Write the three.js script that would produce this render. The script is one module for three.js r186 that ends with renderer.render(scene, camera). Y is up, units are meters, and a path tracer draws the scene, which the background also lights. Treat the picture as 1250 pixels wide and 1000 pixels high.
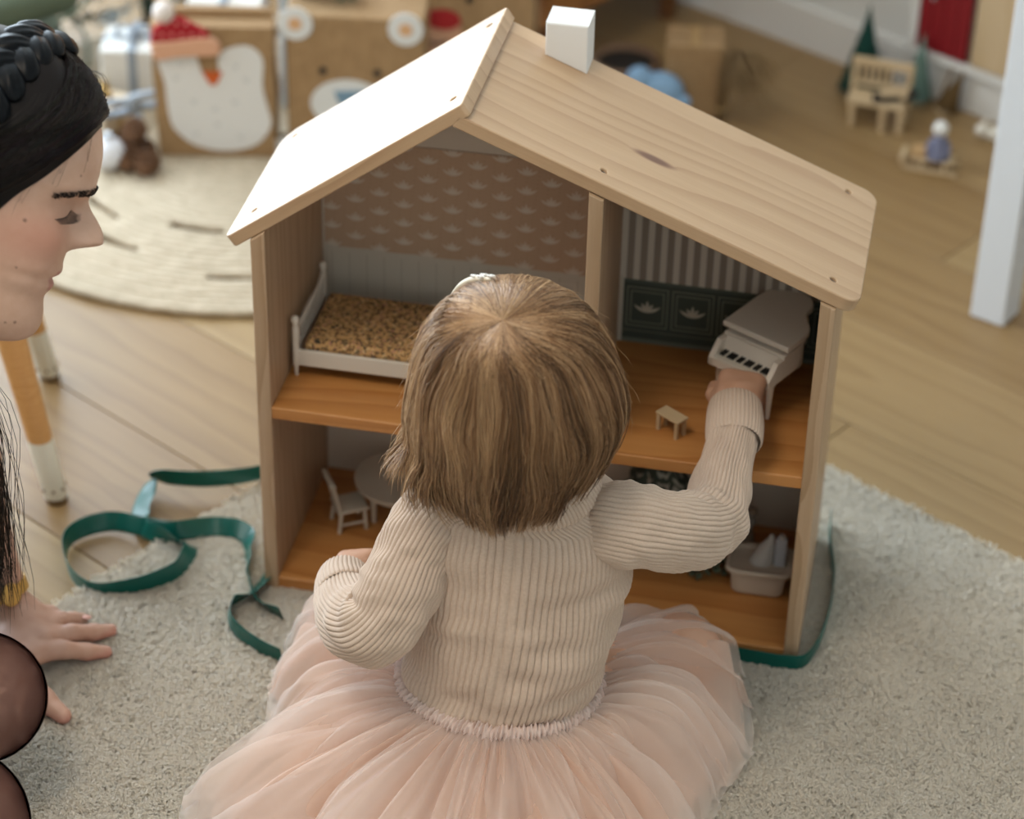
import * as THREE from 'three';
import { RoundedBoxGeometry } from 'three/addons/geometries/RoundedBoxGeometry.js';
import { mergeGeometries } from 'three/addons/utils/BufferGeometryUtils.js';
import { RectAreaLightUniformsLib } from 'three/addons/lights/RectAreaLightUniformsLib.js';
import { createNoise3D } from 'simplex-noise';

// ---------------------------------------------------------------- camera, sky, lights, exposure
const scene = new THREE.Scene();
const camera = new THREE.PerspectiveCamera(18.44, 1.25, 0.05, 60);
camera.position.set(0.6084, 1.6007, 1.9242);
camera.quaternion.setFromRotationMatrix(new THREE.Matrix4().makeBasis(
  new THREE.Vector3(0.97993, 0.0209, -0.1982), new THREE.Vector3(-0.1282, 0.8245, -0.5512), new THREE.Vector3(0.1503, 0.5654, 0.8110)));
camera.focus = 2.2; camera.userData.fStop = 3.3;

const renderer = new THREE.WebGLRenderer({ antialias: true });
renderer.toneMapping = THREE.LinearToneMapping;
renderer.toneMappingExposure = 1.15;
renderer.shadowMap.enabled = true;
renderer.shadowMap.type = THREE.PCFSoftShadowMap;
RectAreaLightUniformsLib.init();
scene.background = new THREE.Color(0.62, 0.74, 0.9);

// the room stands turned to the doll's house: u runs along its back wall, v towards that wall
const PHI = 0.5295, CU = Math.cos(PHI), SU = Math.sin(PHI);
const V3 = (x, y, z) => new THREE.Vector3(x, y, z);
const room = (u, y, v) => V3(u * CU + v * SU, y, u * SU - v * CU);
function windowLight(name, u, y, v, tu, ty, tv, w, h, color, power) {
  const l = new THREE.RectAreaLight(color, power, w, h);
  l.name = name; l.position.copy(room(u, y, v)); l.lookAt(room(tu, ty, tv)); scene.add(l); return l;
}
const COOL = new THREE.Color(0.76, 0.89, 1.0), WARM = new THREE.Color(1.0, 0.86, 0.70);
windowLight('daylight_terrace', -1.95, 1.13, 0.235, 0, 1.13, 0.235, 2.2, 2.1, COOL, 6.2);
windowLight('daylight_front', -1.95, 1.35, -1.85, 0, 1.35, -1.85, 1.3, 1.5, new THREE.Color(1.0, 0.955, 0.9), 3.2);
{ // warm ceiling panel above and before the child
  const l = new THREE.RectAreaLight(WARM, 9.5, 0.7, 0.7); l.name = 'ceiling_panel_light'; l.position.copy(room(0.24, 2.425, -1.0)); l.lookAt(room(0.24, 0, -1.0)); l.rotation.z += PHI; scene.add(l);
}

// ---------------------------------------------------------------- helpers
const noise3 = (() => { let s = 77; return createNoise3D(() => { s = (s * 1664525 + 1013904223) >>> 0; return s / 4294967296; }); })();
function rng(seed) { let s = seed >>> 0; return () => { s = (s + 0x6d2b79f5) >>> 0; let t = Math.imul(s ^ (s >>> 15), 1 | s); t = (t + Math.imul(t ^ (t >>> 7), 61 | t)) ^ t; return ((t ^ (t >>> 14)) >>> 0) / 4294967296; }; }
const lerp = (a, b, t) => a + (b - a) * t, clamp = (x, a = 0, b = 1) => Math.min(b, Math.max(a, x));
const smooth = (a, b, x) => { const t = clamp((x - a) / (b - a)); return t * t * (3 - 2 * t); };
function table(rows, x, k = 1) {                       // smooth-ish lookup in rows [x, a, b, ...]
  if (x <= rows[0][0]) return rows[0][k];
  for (let i = 1; i < rows.length; i++) if (x <= rows[i][0]) {
    const p = rows[Math.max(0, i - 2)], a = rows[i - 1], b = rows[i], q = rows[Math.min(rows.length - 1, i + 1)], h = b[0] - a[0], t = (x - a[0]) / h;
    const ma = b[0] - p[0] ? (b[k] - p[k]) / (b[0] - p[0]) * h : 0, mb = q[0] - a[0] ? (q[k] - a[k]) / (q[0] - a[0]) * h : 0;
    return (2 * t ** 3 - 3 * t * t + 1) * a[k] + (t ** 3 - 2 * t * t + t) * ma + (3 * t * t - 2 * t ** 3) * b[k] + (t ** 3 - t * t) * mb;
  }
  return rows[rows.length - 1][k];
}
const used = new Map();
function numbered(n) { const k = used.get(n) ?? 0; used.set(n, k + 1); return k ? `${n}_${String(k).padStart(3, '0')}` : n; }
function shade(o) { o.traverse((m) => { if (m.isMesh) { m.castShadow = true; m.receiveShadow = true; } }); return o; }
function thing(name, label, category, pos = [0, 0, 0], turn = 0, group) {
  const o = new THREE.Group(); o.name = numbered(name); o.position.set(...pos); o.rotation.y = turn;
  o.userData = { label, category }; if (group) o.userData.group = group;
  scene.add(o); return o;
}
function obj(name, geo, m, parent, extra) {
  const o = new THREE.Mesh(Array.isArray(geo) ? merge(geo) : geo, m); o.name = parent ? name : numbered(name);
  o.castShadow = o.receiveShadow = true; if (extra) Object.assign(o.userData, extra);
  (parent ?? scene).add(o); return o;
}
const struct = (name, geo, m) => obj(name, geo, m, null, { kind: 'structure' });
function merge(list) {
  return mergeGeometries(list.map((g) => {
    const q = g.index ? g.toNonIndexed() : g, r = new THREE.BufferGeometry();
    r.setAttribute('position', q.attributes.position); r.setAttribute('normal', q.attributes.normal);
    r.setAttribute('uv', q.attributes.uv ?? new THREE.BufferAttribute(new Float32Array(q.attributes.position.count * 2), 2));
    if (list.some((x) => x.attributes.color)) r.setAttribute('color', q.attributes.color ?? new THREE.BufferAttribute(new Float32Array(q.attributes.position.count * 3).fill(1), 3));
    return r;
  }));
}
const mv = (g, x, y, z, rx = 0, ry = 0, rz = 0) => g.applyMatrix4(new THREE.Matrix4().compose(V3(x, y, z), new THREE.Quaternion().setFromEuler(new THREE.Euler(rx, ry, rz, 'YXZ')), V3(1, 1, 1)));
function metricUV(g, axis = 'x', shift = 0) {          // uv in metres, u along the grain
  const q = g.index ? g.toNonIndexed() : g, p = q.attributes.position, n = q.attributes.normal, uv = new Float32Array(p.count * 2), ax = 'xyz'.indexOf(axis);
  for (let i = 0; i < p.count; i++) {
    const P = [p.getX(i), p.getY(i), p.getZ(i)], N = [n.getX(i), n.getY(i), n.getZ(i)].map(Math.abs), d = N.indexOf(Math.max(...N));
    const o = [0, 1, 2].filter((k) => k !== d), u = d === ax ? o[0] : ax, v = d === ax ? o[1] : o.find((k) => k !== ax);
    uv[2 * i] = P[u] * (d === ax ? 0.15 : 1) + shift; uv[2 * i + 1] = P[v] + shift * 1.7;
  }
  q.setAttribute('uv', new THREE.BufferAttribute(uv, 2)); return q;
}
let boards = 0;
const board = (w, h, d, r, axis) => metricUV(new RoundedBoxGeometry(w, h, d, 2, Math.min(r, w / 2.1, h / 2.1, d / 2.1)), axis, ++boards * 0.37);
const box = (w, h, d, r = 0.001) => new RoundedBoxGeometry(w, h, d, 2, Math.min(r, w / 2.1, h / 2.1, d / 2.1));
const cyl = (a, b, h, n = 20) => new THREE.CylinderGeometry(a, b, h, n);
function loft(rings, { closed = true, cap = true } = {}) {   // rings: arrays of Vector3 of one length
  const n = rings[0].length, m = rings.length, pos = [], uv = [], idx = [], w = closed ? n + 1 : n;
  for (let j = 0; j < m; j++) for (let i = 0; i < w; i++) { const p = rings[j][i % n]; pos.push(p.x, p.y, p.z); uv.push(i / n, j / (m - 1)); }
  for (let j = 0; j < m - 1; j++) for (let i = 0; i < w - 1; i++) { const a = j * w + i, b = a + 1, c = a + w, d = c + 1; idx.push(a, b, c, b, d, c); }
  const g = new THREE.BufferGeometry(); 
  if (cap && closed) for (const j of [0, m - 1]) {
    const c = rings[j].reduce((s, p) => s.add(p), V3(0, 0, 0)).divideScalar(n), k = pos.length / 3; pos.push(c.x, c.y, c.z); uv.push(0.5, j ? 1 : 0);
    for (let i = 0; i < n; i++) j ? idx.push(j * w + i, j * w + i + 1, k) : idx.push(i + 1, i, k);
  }
  g.setAttribute('position', new THREE.Float32BufferAttribute(pos, 3)); g.setAttribute('uv', new THREE.Float32BufferAttribute(uv, 2)); g.setIndex(idx); g.computeVertexNormals();
  if (closed) { const N = g.attributes.normal; for (let j = 0; j < m; j++) { const a = j * w, b = a + n, s = V3(N.getX(a) + N.getX(b), N.getY(a) + N.getY(b), N.getZ(a) + N.getZ(b)).normalize(); N.setXYZ(a, s.x, s.y, s.z); N.setXYZ(b, s.x, s.y, s.z); } }
  return g;
}
function frames(curve, n) {                            // points with parallel-carried axes
  const out = []; let side = null;
  for (let i = 0; i <= n; i++) {
    const t = i / n, p = curve.getPoint(t), d = curve.getTangent(t);
    if (!side) side = Math.abs(d.y) > 0.8 ? V3(1, 0, 0) : V3(0, 1, 0);
    side = side.clone().addScaledVector(d, -side.dot(d)).normalize();
    out.push({ p, d, s: side, b: V3(0, 0, 0).crossVectors(d, side), t });
  }
  return out;
}
const spline = (pts, tension = 0.5) => new THREE.CatmullRomCurve3(pts.map((p) => p.isVector3 ? p : V3(...p)), false, 'catmullrom', tension);
function tube(pts, radius, seg = 24, rad = 10) {       // radius: number or function of t
  const f = frames(pts.isCurve || pts.getPoint ? pts : spline(pts), seg), R = typeof radius === 'function' ? radius : () => radius;
  return loft(f.map((q) => Array.from({ length: rad }, (_, i) => { const a = -i / rad * 2 * Math.PI; return q.p.clone().addScaledVector(q.s, Math.cos(a) * R(q.t)).addScaledVector(q.b, Math.sin(a) * R(q.t)); })));
}
function ball(x, y, z, rx, ry = rx, rz = rx, n = 20) { return new THREE.SphereGeometry(1, n, Math.ceil(n * 0.7)).applyMatrix4(new THREE.Matrix4().makeScale(rx, ry, rz)).applyMatrix4(new THREE.Matrix4().makeTranslation(x, y, z)); }
function strands(list, colored) {                      // list: {pts: Vector3[], r, c: [r,g,b]} as thin three-sided hairs in one geometry
  let nv = 0, ni = 0; for (const s of list) { nv += s.pts.length * 3; ni += (s.pts.length - 1) * 18; }
  const pos = new Float32Array(nv * 3), nor = new Float32Array(nv * 3), col = new Float32Array(nv * 3), uv = new Float32Array(nv * 2), idx = new Uint32Array(ni); let v = 0, k = 0;
  const d = V3(), s = V3(), b = V3();
  for (const st of list) {
    const P = st.pts, n = P.length, v0 = v;
    for (let i = 0; i < n; i++) {
      d.subVectors(P[Math.min(n - 1, i + 1)], P[Math.max(0, i - 1)]).normalize(); s.set(d.y, d.z, d.x).addScaledVector(d, -(d.y * d.x + d.z * d.y + d.x * d.z)).normalize(); b.crossVectors(d, s);
      const r = st.r * (i === n - 1 ? 0.25 : i === 0 ? 0.7 : 1);
      for (let a = 0; a < 3; a++) {
        const ca = Math.cos(a * 2.0944), sa = Math.sin(a * 2.0944), nx = s.x * ca + b.x * sa, ny = s.y * ca + b.y * sa, nz = s.z * ca + b.z * sa;
        pos.set([P[i].x + nx * r, P[i].y + ny * r, P[i].z + nz * r], v * 3); nor.set([nx, ny, nz], v * 3); col.set(st.c ?? [1, 1, 1], v * 3); uv.set([a / 3, i / n], v * 2); v++;
      }
    }
    for (let i = 0; i < n - 1; i++) for (let a = 0; a < 3; a++) { const p = v0 + i * 3 + a, q = v0 + i * 3 + (a + 1) % 3; idx.set([p, q, p + 3, q, q + 3, p + 3], k); k += 6; }
  }
  const g = new THREE.BufferGeometry();
  g.setAttribute('position', new THREE.BufferAttribute(pos, 3)); g.setAttribute('normal', new THREE.BufferAttribute(nor, 3)); g.setAttribute('uv', new THREE.BufferAttribute(uv, 2));
  if (colored) g.setAttribute('color', new THREE.BufferAttribute(col, 3));
  g.setIndex(new THREE.BufferAttribute(idx, 1)); return g;
}
function sdfGeo(fn, lo, hi, cell) {                    // surface nets over a distance field
  const n = [0, 1, 2].map((k) => Math.ceil((hi[k] - lo[k]) / cell) + 1), [nx, ny, nz] = n, F = new Float32Array(nx * ny * nz), at = (i, j, k) => (k * ny + j) * nx + i;
  for (let k = 0; k < nz; k++) for (let j = 0; j < ny; j++) for (let i = 0; i < nx; i++) F[at(i, j, k)] = fn(lo[0] + i * cell, lo[1] + j * cell, lo[2] + k * cell);
  const id = new Int32Array(nx * ny * nz).fill(-1), pos = [], nor = [], idx = [];
  for (let k = 0; k < nz - 1; k++) for (let j = 0; j < ny - 1; j++) for (let i = 0; i < nx - 1; i++) {
    let m = 0, cx = 0, cy = 0, cz = 0, c = 0;
    for (let q = 0; q < 8; q++) if (F[at(i + (q & 1), j + (q >> 1 & 1), k + (q >> 2))] < 0) m |= 1 << q;
    if (m === 0 || m === 255) continue;
    for (let q = 0; q < 8; q++) for (const e of [1, 2, 4]) if (!(q & e)) {
      const r = q | e; if ((m >> q & 1) === (m >> r & 1)) continue;
      const a = F[at(i + (q & 1), j + (q >> 1 & 1), k + (q >> 2))], b = F[at(i + (r & 1), j + (r >> 1 & 1), k + (r >> 2))], t = a / (a - b);
      cx += (q & 1) + (e === 1 ? t : 0); cy += (q >> 1 & 1) + (e === 2 ? t : 0); cz += (q >> 2) + (e === 4 ? t : 0); c++;
    }
    const x = lo[0] + (i + cx / c) * cell, y = lo[1] + (j + cy / c) * cell, z = lo[2] + (k + cz / c) * cell, e = cell * 0.5;
    const g = V3(fn(x + e, y, z) - fn(x - e, y, z), fn(x, y + e, z) - fn(x, y - e, z), fn(x, y, z + e) - fn(x, y, z - e)).normalize();
    id[at(i, j, k)] = pos.length / 3; pos.push(x, y, z); nor.push(g.x, g.y, g.z);
  }
  const quad = (a, b, c, d, flip) => { if (a < 0 || b < 0 || c < 0 || d < 0) return; flip ? idx.push(a, c, b, b, c, d) : idx.push(a, b, c, b, d, c); };
  for (let k = 1; k < nz - 1; k++) for (let j = 1; j < ny - 1; j++) for (let i = 1; i < nx - 1; i++) {
    const s = F[at(i, j, k)] < 0;
    if (s !== F[at(i + 1, j, k)] < 0) quad(id[at(i, j - 1, k - 1)], id[at(i, j, k - 1)], id[at(i, j - 1, k)], id[at(i, j, k)], !s);
    if (s !== F[at(i, j + 1, k)] < 0) quad(id[at(i - 1, j, k - 1)], id[at(i - 1, j, k)], id[at(i, j, k - 1)], id[at(i, j, k)], !s);
    if (s !== F[at(i, j, k + 1)] < 0) quad(id[at(i - 1, j - 1, k)], id[at(i, j - 1, k)], id[at(i - 1, j, k)], id[at(i, j, k)], !s);
  }
  const g = new THREE.BufferGeometry(); g.setAttribute('position', new THREE.Float32BufferAttribute(pos, 3)); g.setAttribute('normal', new THREE.Float32BufferAttribute(nor, 3));
  g.setAttribute('uv', new THREE.Float32BufferAttribute(new Float32Array(pos.length / 3 * 2), 2)); g.setIndex(idx); return g;
}
const smin = (a, b, k) => { const h = Math.max(k - Math.abs(a - b), 0) / k; return Math.min(a, b) - h * h * k * 0.25; };
function cap(x, y, z, a, b, ra, rb) {                  // tapered capsule
  const dx = b[0] - a[0], dy = b[1] - a[1], dz = b[2] - a[2], h = clamp(((x - a[0]) * dx + (y - a[1]) * dy + (z - a[2]) * dz) / (dx * dx + dy * dy + dz * dz));
  return Math.hypot(x - a[0] - dx * h, y - a[1] - dy * h, z - a[2] - dz * h) - lerp(ra, rb, h);
}
const ell = (x, y, z, c, r) => { const a = (x - c[0]) / r[0], b = (y - c[1]) / r[1], d = (z - c[2]) / r[2], k = Math.hypot(a, b, d); return (k - 1) * Math.min(...r); };
const bones = (list, k) => (x, y, z) => { let d = 1e9; for (const [a, b, ra, rb] of list) d = smin(d, cap(x, y, z, a, b, ra, rb), k); return d; };

// ---------------------------------------------------------------- textures and materials
function dtex(w, h, fn, srgb = true, wrap = THREE.MirroredRepeatWrapping) {
  const d = new Uint8Array(w * h * 4);
  for (let y = 0; y < h; y++) for (let x = 0; x < w; x++) { const c = fn(x / w, y / h, x, y), o = (y * w + x) * 4; for (let k = 0; k < 3; k++) d[o + k] = clamp(c.length ? c[k] : c, 0, 1) * 255; d[o + 3] = 255; }
  const t = new THREE.DataTexture(d, w, h, THREE.RGBAFormat); t.wrapS = t.wrapT = wrap; t.magFilter = THREE.LinearFilter; t.minFilter = THREE.LinearFilter; if (srgb) t.colorSpace = THREE.SRGBColorSpace; t.needsUpdate = true; return t;
}
function ctex(w, h, draw, wrap = THREE.ClampToEdgeWrapping) {
  const c = document.createElement('canvas'); c.width = w; c.height = h; draw(c.getContext('2d'), w, h);
  const t = new THREE.CanvasTexture(c); t.colorSpace = THREE.SRGBColorSpace; t.wrapS = t.wrapT = wrap; return t;
}
const hex = (h) => [h >> 16 & 255, h >> 8 & 255, h & 255].map((v) => v / 255);
const mix3 = (a, b, t) => a.map((v, i) => lerp(v, b[i], t));
function std(color, roughness = 0.6, more = {}) { return new THREE.MeshPhysicalMaterial({ color, roughness, ...more }); }
function woodTex(light, dark, seed, { w = 1024, h = 512, mu = 0.8, mv = 0.25, rings = 46, warp = 0.02, fine = 0.35, knots = [], stains = [] } = {}) {
  const A = hex(light), B = hex(dark);
  const t = dtex(w, h, (u, v) => {
    let U = u * mu, Vv = v * mv, kd = 0;
    for (const [ku, kv, ra, rb] of knots) { const dx = (U - ku) / ra, dy = (Vv - kv) / rb, q = Math.exp(-(dx * dx + dy * dy)); Vv += q * rb * 1.5 * Math.sign(dy || 1); kd = Math.max(kd, smooth(0.35, 0.9, q)); }
    const wv = Vv + warp * noise3(U * 2.2, Vv * 9, seed) + 0.004 * noise3(U * 7, Vv * 30, seed + 3);
    const ph = wv * rings * (1 + 0.25 * noise3(Vv * 6, seed, 0.5)); let r = ph - Math.floor(ph); r = r ** 2.2;
    const f = noise3(U * 14, Vv * 420, seed + 9) * 0.5 + 0.5, g = noise3(U * 3, Vv * 60, seed + 5) * 0.5 + 0.5;
    let c = mix3(A, B, clamp(r * 0.55 + f * fine * 0.45 + g * 0.22));
    if (kd) c = mix3(c, [0.36, 0.22, 0.17], kd * 0.75);
    for (const [a, b, ra, rb, ang, col, k] of stains) { const dx = u * mu - a, dy = v * mv - b, x = (dx * Math.cos(ang) + dy * Math.sin(ang)) / ra, y = (-dx * Math.sin(ang) + dy * Math.cos(ang)) / rb; c = mix3(c, col, k * smooth(1, 0.3, Math.hypot(x, y)) * clamp(0.5 + noise3(u * 90, v * 40, 6))); }
    return c;
  });
  t.repeat.set(1 / mu, 1 / mv); return t;
}
const pineTex = woodTex(0xc0a588, 0x9f8160, 1);
const pineRoofTex = woodTex(0xc6a886, 0xa98766, 4, { rings: 40, knots: [[0.178, 0.079, 0.026, 0.0075]] });
const shelfTex = woodTex(0xcb9256, 0xa86a32, 7, { rings: 34 });
const birchTex = woodTex(0xcab492, 0xb59a75, 11, { w: 512, h: 256, rings: 30 });
const oakTex = [0, 1, 2, 3].map((k) => woodTex([0x9a7f57, 0x957a52, 0x9e845b, 0x92764e][k], [0x836742, 0x7e623e, 0x886d47, 0x7a5d39][k], 20 + k * 3, { mu: 1.3, mv: 0.2, rings: 30, warp: 0.012, fine: 0.5 }));
const M = {
  pine: std(0xffffff, 0.5, { map: pineTex }),
  roofWood: std(0xffffff, 0.46, { map: pineRoofTex, clearcoat: 0.28, clearcoatRoughness: 0.36 }),
  roofMarked: std(0xffffff, 0.46, { clearcoat: 0.28, clearcoatRoughness: 0.36, map: woodTex(0xc6a886, 0xa98766, 9, { rings: 40, stains: [[0.093, 0.118, 0.006, 0.0035, 0.6, [0.45, 0.5, 0.8], 0.7], [0.104, 0.103, 0.006, 0.003, 0.2, [0.45, 0.5, 0.8], 0.7], [0.158, 0.085, 0.036, 0.0022, 0.25, [0.5, 0.56, 0.72], 0.6]] }) }),
  shelf: std(0xffffff, 0.42, { map: shelfTex }),
  birch: std(0xffffff, 0.55, { map: birchTex }),
  oak: oakTex.map((t) => std(0xffffff, 0.42, { map: t })),
  white: std(0xd9d8d4, 0.5), offWhite: std(0xdcd6ca, 0.5), wall: std(0xcfcfcb, 0.9), ceiling: std(0xeeeeea, 0.95),
  steel: std(0xb9bcc0, 0.3, { metalness: 1 }), dark: std(0x14120f, 0.7), black: std(0x0b0b0c, 0.6),
  kraft: std(0xffffff, 0.85, { map: dtex(256, 256, (u, v) => mix3(hex(0xa48661), hex(0x8f724f), clamp(0.5 + 0.35 * noise3(u * 60, v * 6, 3) + 0.25 * noise3(u * 9, v * 9, 8)))) }),
};

// ---------------------------------------------------------------- the room
const FLOOR = -0.012;
const placeRoom = (g) => g.rotateY(-PHI);              // room-local x = u, z = -v
{
  const floor = struct('floor', placeRoom(mv(box(4.4, 0.06, 5.2), 0, FLOOR - 0.042, 0.9)), std(0x4a3a28, 0.8));
  const R = rng(5), geos = [];
  for (let k = 0; k < 4; k++) geos.push(1.28, 1.28);
  const W = 0.186, shared = [0, 1, 2, 3].map((k) => metricUV(new RoundedBoxGeometry(1.284, 0.012, W - 0.0012, 1, 0.0012), 'x', k * 0.7));
  for (let r = 0; r < 17; r++) for (let c = -2; c < 2; c++) {
    const v = 1.41 - W * (r + 0.5), off = (r * 0.47) % 1.285;
    const k = Math.floor(R() * 4), m = new THREE.Mesh(shared[Math.floor(R() * 4)], M.oak[k]);
    m.name = 'plank'; m.position.copy(room(c * 1.285 + off + 0.3, FLOOR - 0.006, v)); m.rotation.y = -PHI; m.receiveShadow = m.castShadow = true; floor.add(m);
  }
  struct('ceiling', placeRoom(mv(box(4.4, 0.1, 5.2), 0, 2.5, 0.9)), M.ceiling);
  // walls with real openings: boxes round each window
  const wallBoxes = (list) => list.map(([u0, u1, y0, y1, v0, v1]) => placeRoom(mv(box(u1 - u0, y1 - y0, v1 - v0, 0.0005), (u0 + u1) / 2, (y0 + y1) / 2, -(v0 + v1) / 2)));
  const B = FLOOR - 0.03, T = 2.46;
  struct('wall_back', wallBoxes([[-2.1, 2.1, B, T, 1.41, 1.53]]), M.wall);
  struct('wall_left', wallBoxes([[-2.1, -1.98, B, T, 1.37, 1.41], [-2.1, -1.98, 2.22, T, -0.9, 1.37], [-2.1, -1.98, B, 0.03, -0.9, 1.37], [-2.1, -1.98, B, T, -1.15, -0.9], [-2.1, -1.98, 2.12, T, -2.55, -1.15], [-2.1, -1.98, B, 0.56, -2.55, -1.15], [-2.1, -1.98, B, T, -3.4, -2.55]]), M.wall);
  struct('wall_right', wallBoxes([[1.98, 2.1, B, T, -3.4, 1.53]]), M.wall);
  struct('wall_front', wallBoxes([[-2.1, 2.1, B, T, -3.4, -3.28]]), M.wall);
  const base = (name, u0, u1, v0, v1, y1 = 0.05) => struct(name, wallBoxes([[u0, u1, FLOOR, y1, v0, v1]]), M.white);
  base('baseboard_back', -1.98, 1.98, 1.396, 1.41); base('baseboard_right', 1.966, 1.98, -3.28, 1.396);
  const frame = (n, a) => struct(n, wallBoxes(a), M.white), t = 0.05;
  const pane = (a) => a;
  const glass = std(0xffffff, 0.02, { transmission: 1, thickness: 0, ior: 1.45 });
  const win = (n, fb, gb) => { const f = frame(n, fb); f.updateMatrix(); obj('pane', wallBoxes([gb]), glass, f, {}); };
  win('window_1', [[-2.06, -2.0, 0.03, 0.12, -0.9, 1.37], [-2.06, -2.0, 2.16, 2.22, -0.9, 1.37], [-2.06, -2.0, 0.12, 2.16, -0.9, -0.84], [-2.06, -2.0, 0.12, 2.16, 1.31, 1.37], [-2.06, -2.0, 0.12, 2.16, 0.2, 0.27]], [-2.034, -2.026, 0.12, 2.16, -0.84, 1.31]);
  win('window_2', [[-2.06, -2.0, 0.56, 0.61, -2.55, -1.15], [-2.06, -2.0, 2.07, 2.12, -2.55, -1.15], [-2.06, -2.0, 0.61, 2.07, -2.55, -2.49], [-2.06, -2.0, 0.61, 2.07, -1.21, -1.15]], [-2.034, -2.026, 0.61, 2.07, -2.49, -1.21]);
  // the ceiling panel that warms the room from above
  const p = room(0.24, 2.438, -1.0), pl = thing('ceiling_light', 'square white ceiling light panel above the child', 'lamp', [p.x, p.y, p.z], -PHI);
  obj('light_frame', [mv(box(0.78, 0.024, 0.035), 0, 0, 0.372), mv(box(0.78, 0.024, 0.035), 0, 0, -0.372), mv(box(0.035, 0.024, 0.71), 0.372, 0, 0), mv(box(0.035, 0.024, 0.71), -0.372, 0, 0)], M.white, pl);
  obj('diffuser', box(0.71, 0.01, 0.71), std(0xffffff, 0.6, { emissive: new THREE.Color(1, 0.86, 0.70), emissiveIntensity: 1.2 }), pl);
}

// ---------------------------------------------------------------- cream shag rug (a corner of it lies hidden behind the doll's house)
{
  const pileMat = std(0xffffff, 1, { transmission: 0.5, thickness: 0 });
  const corner = room(-0.135, 0, 0.565), rug = thing('shag_rug', 'thick cream shag rug under the child and the wooden doll house', 'rug', [corner.x, FLOOR, corner.z], -PHI);
  const L = 1.3, D = 1.15;                             // runs +x (u) and +z (-v) from the corner
  obj('backing', mv(box(L, 0.0105, D, 0.003), L / 2, 0.00525, D / 2), std(0xf6f0e2, 0.95), rug);
  const R = rng(31), tuft = (n, rad) => {
    const list = [];
    for (let i = 0; i < n; i++) {
      const a = R() * 6.283, q = Math.sqrt(R()) * rad, cx = Math.cos(a) * q, cz = Math.sin(a) * q, la = R() * 6.283, lean = 0.0014 + R() * 0.0028, h = 0.0110 + R() * 0.0028;
      for (let f = 0; f < 4; f++) {
        const x = cx + (R() - 0.5) * 0.0022, z = cz + (R() - 0.5) * 0.0022, lx = Math.cos(la + (R() - 0.5)) * lean, lz = Math.sin(la + (R() - 0.5)) * lean, c = 0.93 + R() * 0.07;
        list.push({ pts: [V3(x, 0.0065, z), V3(x + lx * 0.3, h * 0.82, z + lz * 0.3), V3(x + lx, h, z + lz), V3(x + lx * 1.35, h * 0.95, z + lz * 1.35)], r: 0.00047, c: [c, c * 0.985, c * 0.95] });
      }
    }
    return strands(list, true);
  };
  const variants = [0, 1, 2].map(() => tuft(430, 0.032)); pileMat.vertexColors = true;
  const spots = [[], [], []];
  for (let x = 0.012; x < L - 0.01; x += 0.03) for (let z = 0.012; z < D - 0.01; z += 0.03) spots[Math.floor(R() * 3)].push([x + (R() - 0.5) * 0.012, z + (R() - 0.5) * 0.012]);
  spots.forEach((s, k) => {
    const im = new THREE.InstancedMesh(variants[k], pileMat, s.length), m4 = new THREE.Matrix4(), c = new THREE.Color(); im.name = 'pile'; im.userData.kind = 'stuff'; im.castShadow = im.receiveShadow = true;
    s.forEach(([x, z], i) => {
      const cx = clamp(x, 0.03, L - 0.03), cz = clamp(z, 0.03, D - 0.03);
      m4.compose(V3(cx, 0.003, cz), new THREE.Quaternion().setFromAxisAngle(V3(0, 1, 0), R() * 6.283), V3(1, 0.95 + R() * 0.15, 1)); im.setMatrixAt(i, m4);
      const n = noise3(x * 9, z * 9, 4) * 0.05 + noise3(x * 40, z * 40, 8) * 0.05; c.setRGB(0.99 + n * 0.3, 0.945 + n * 0.3, 0.865 + n * 0.3); im.setColorAt(i, c);
    });
    rug.add(im);
  });
}

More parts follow.
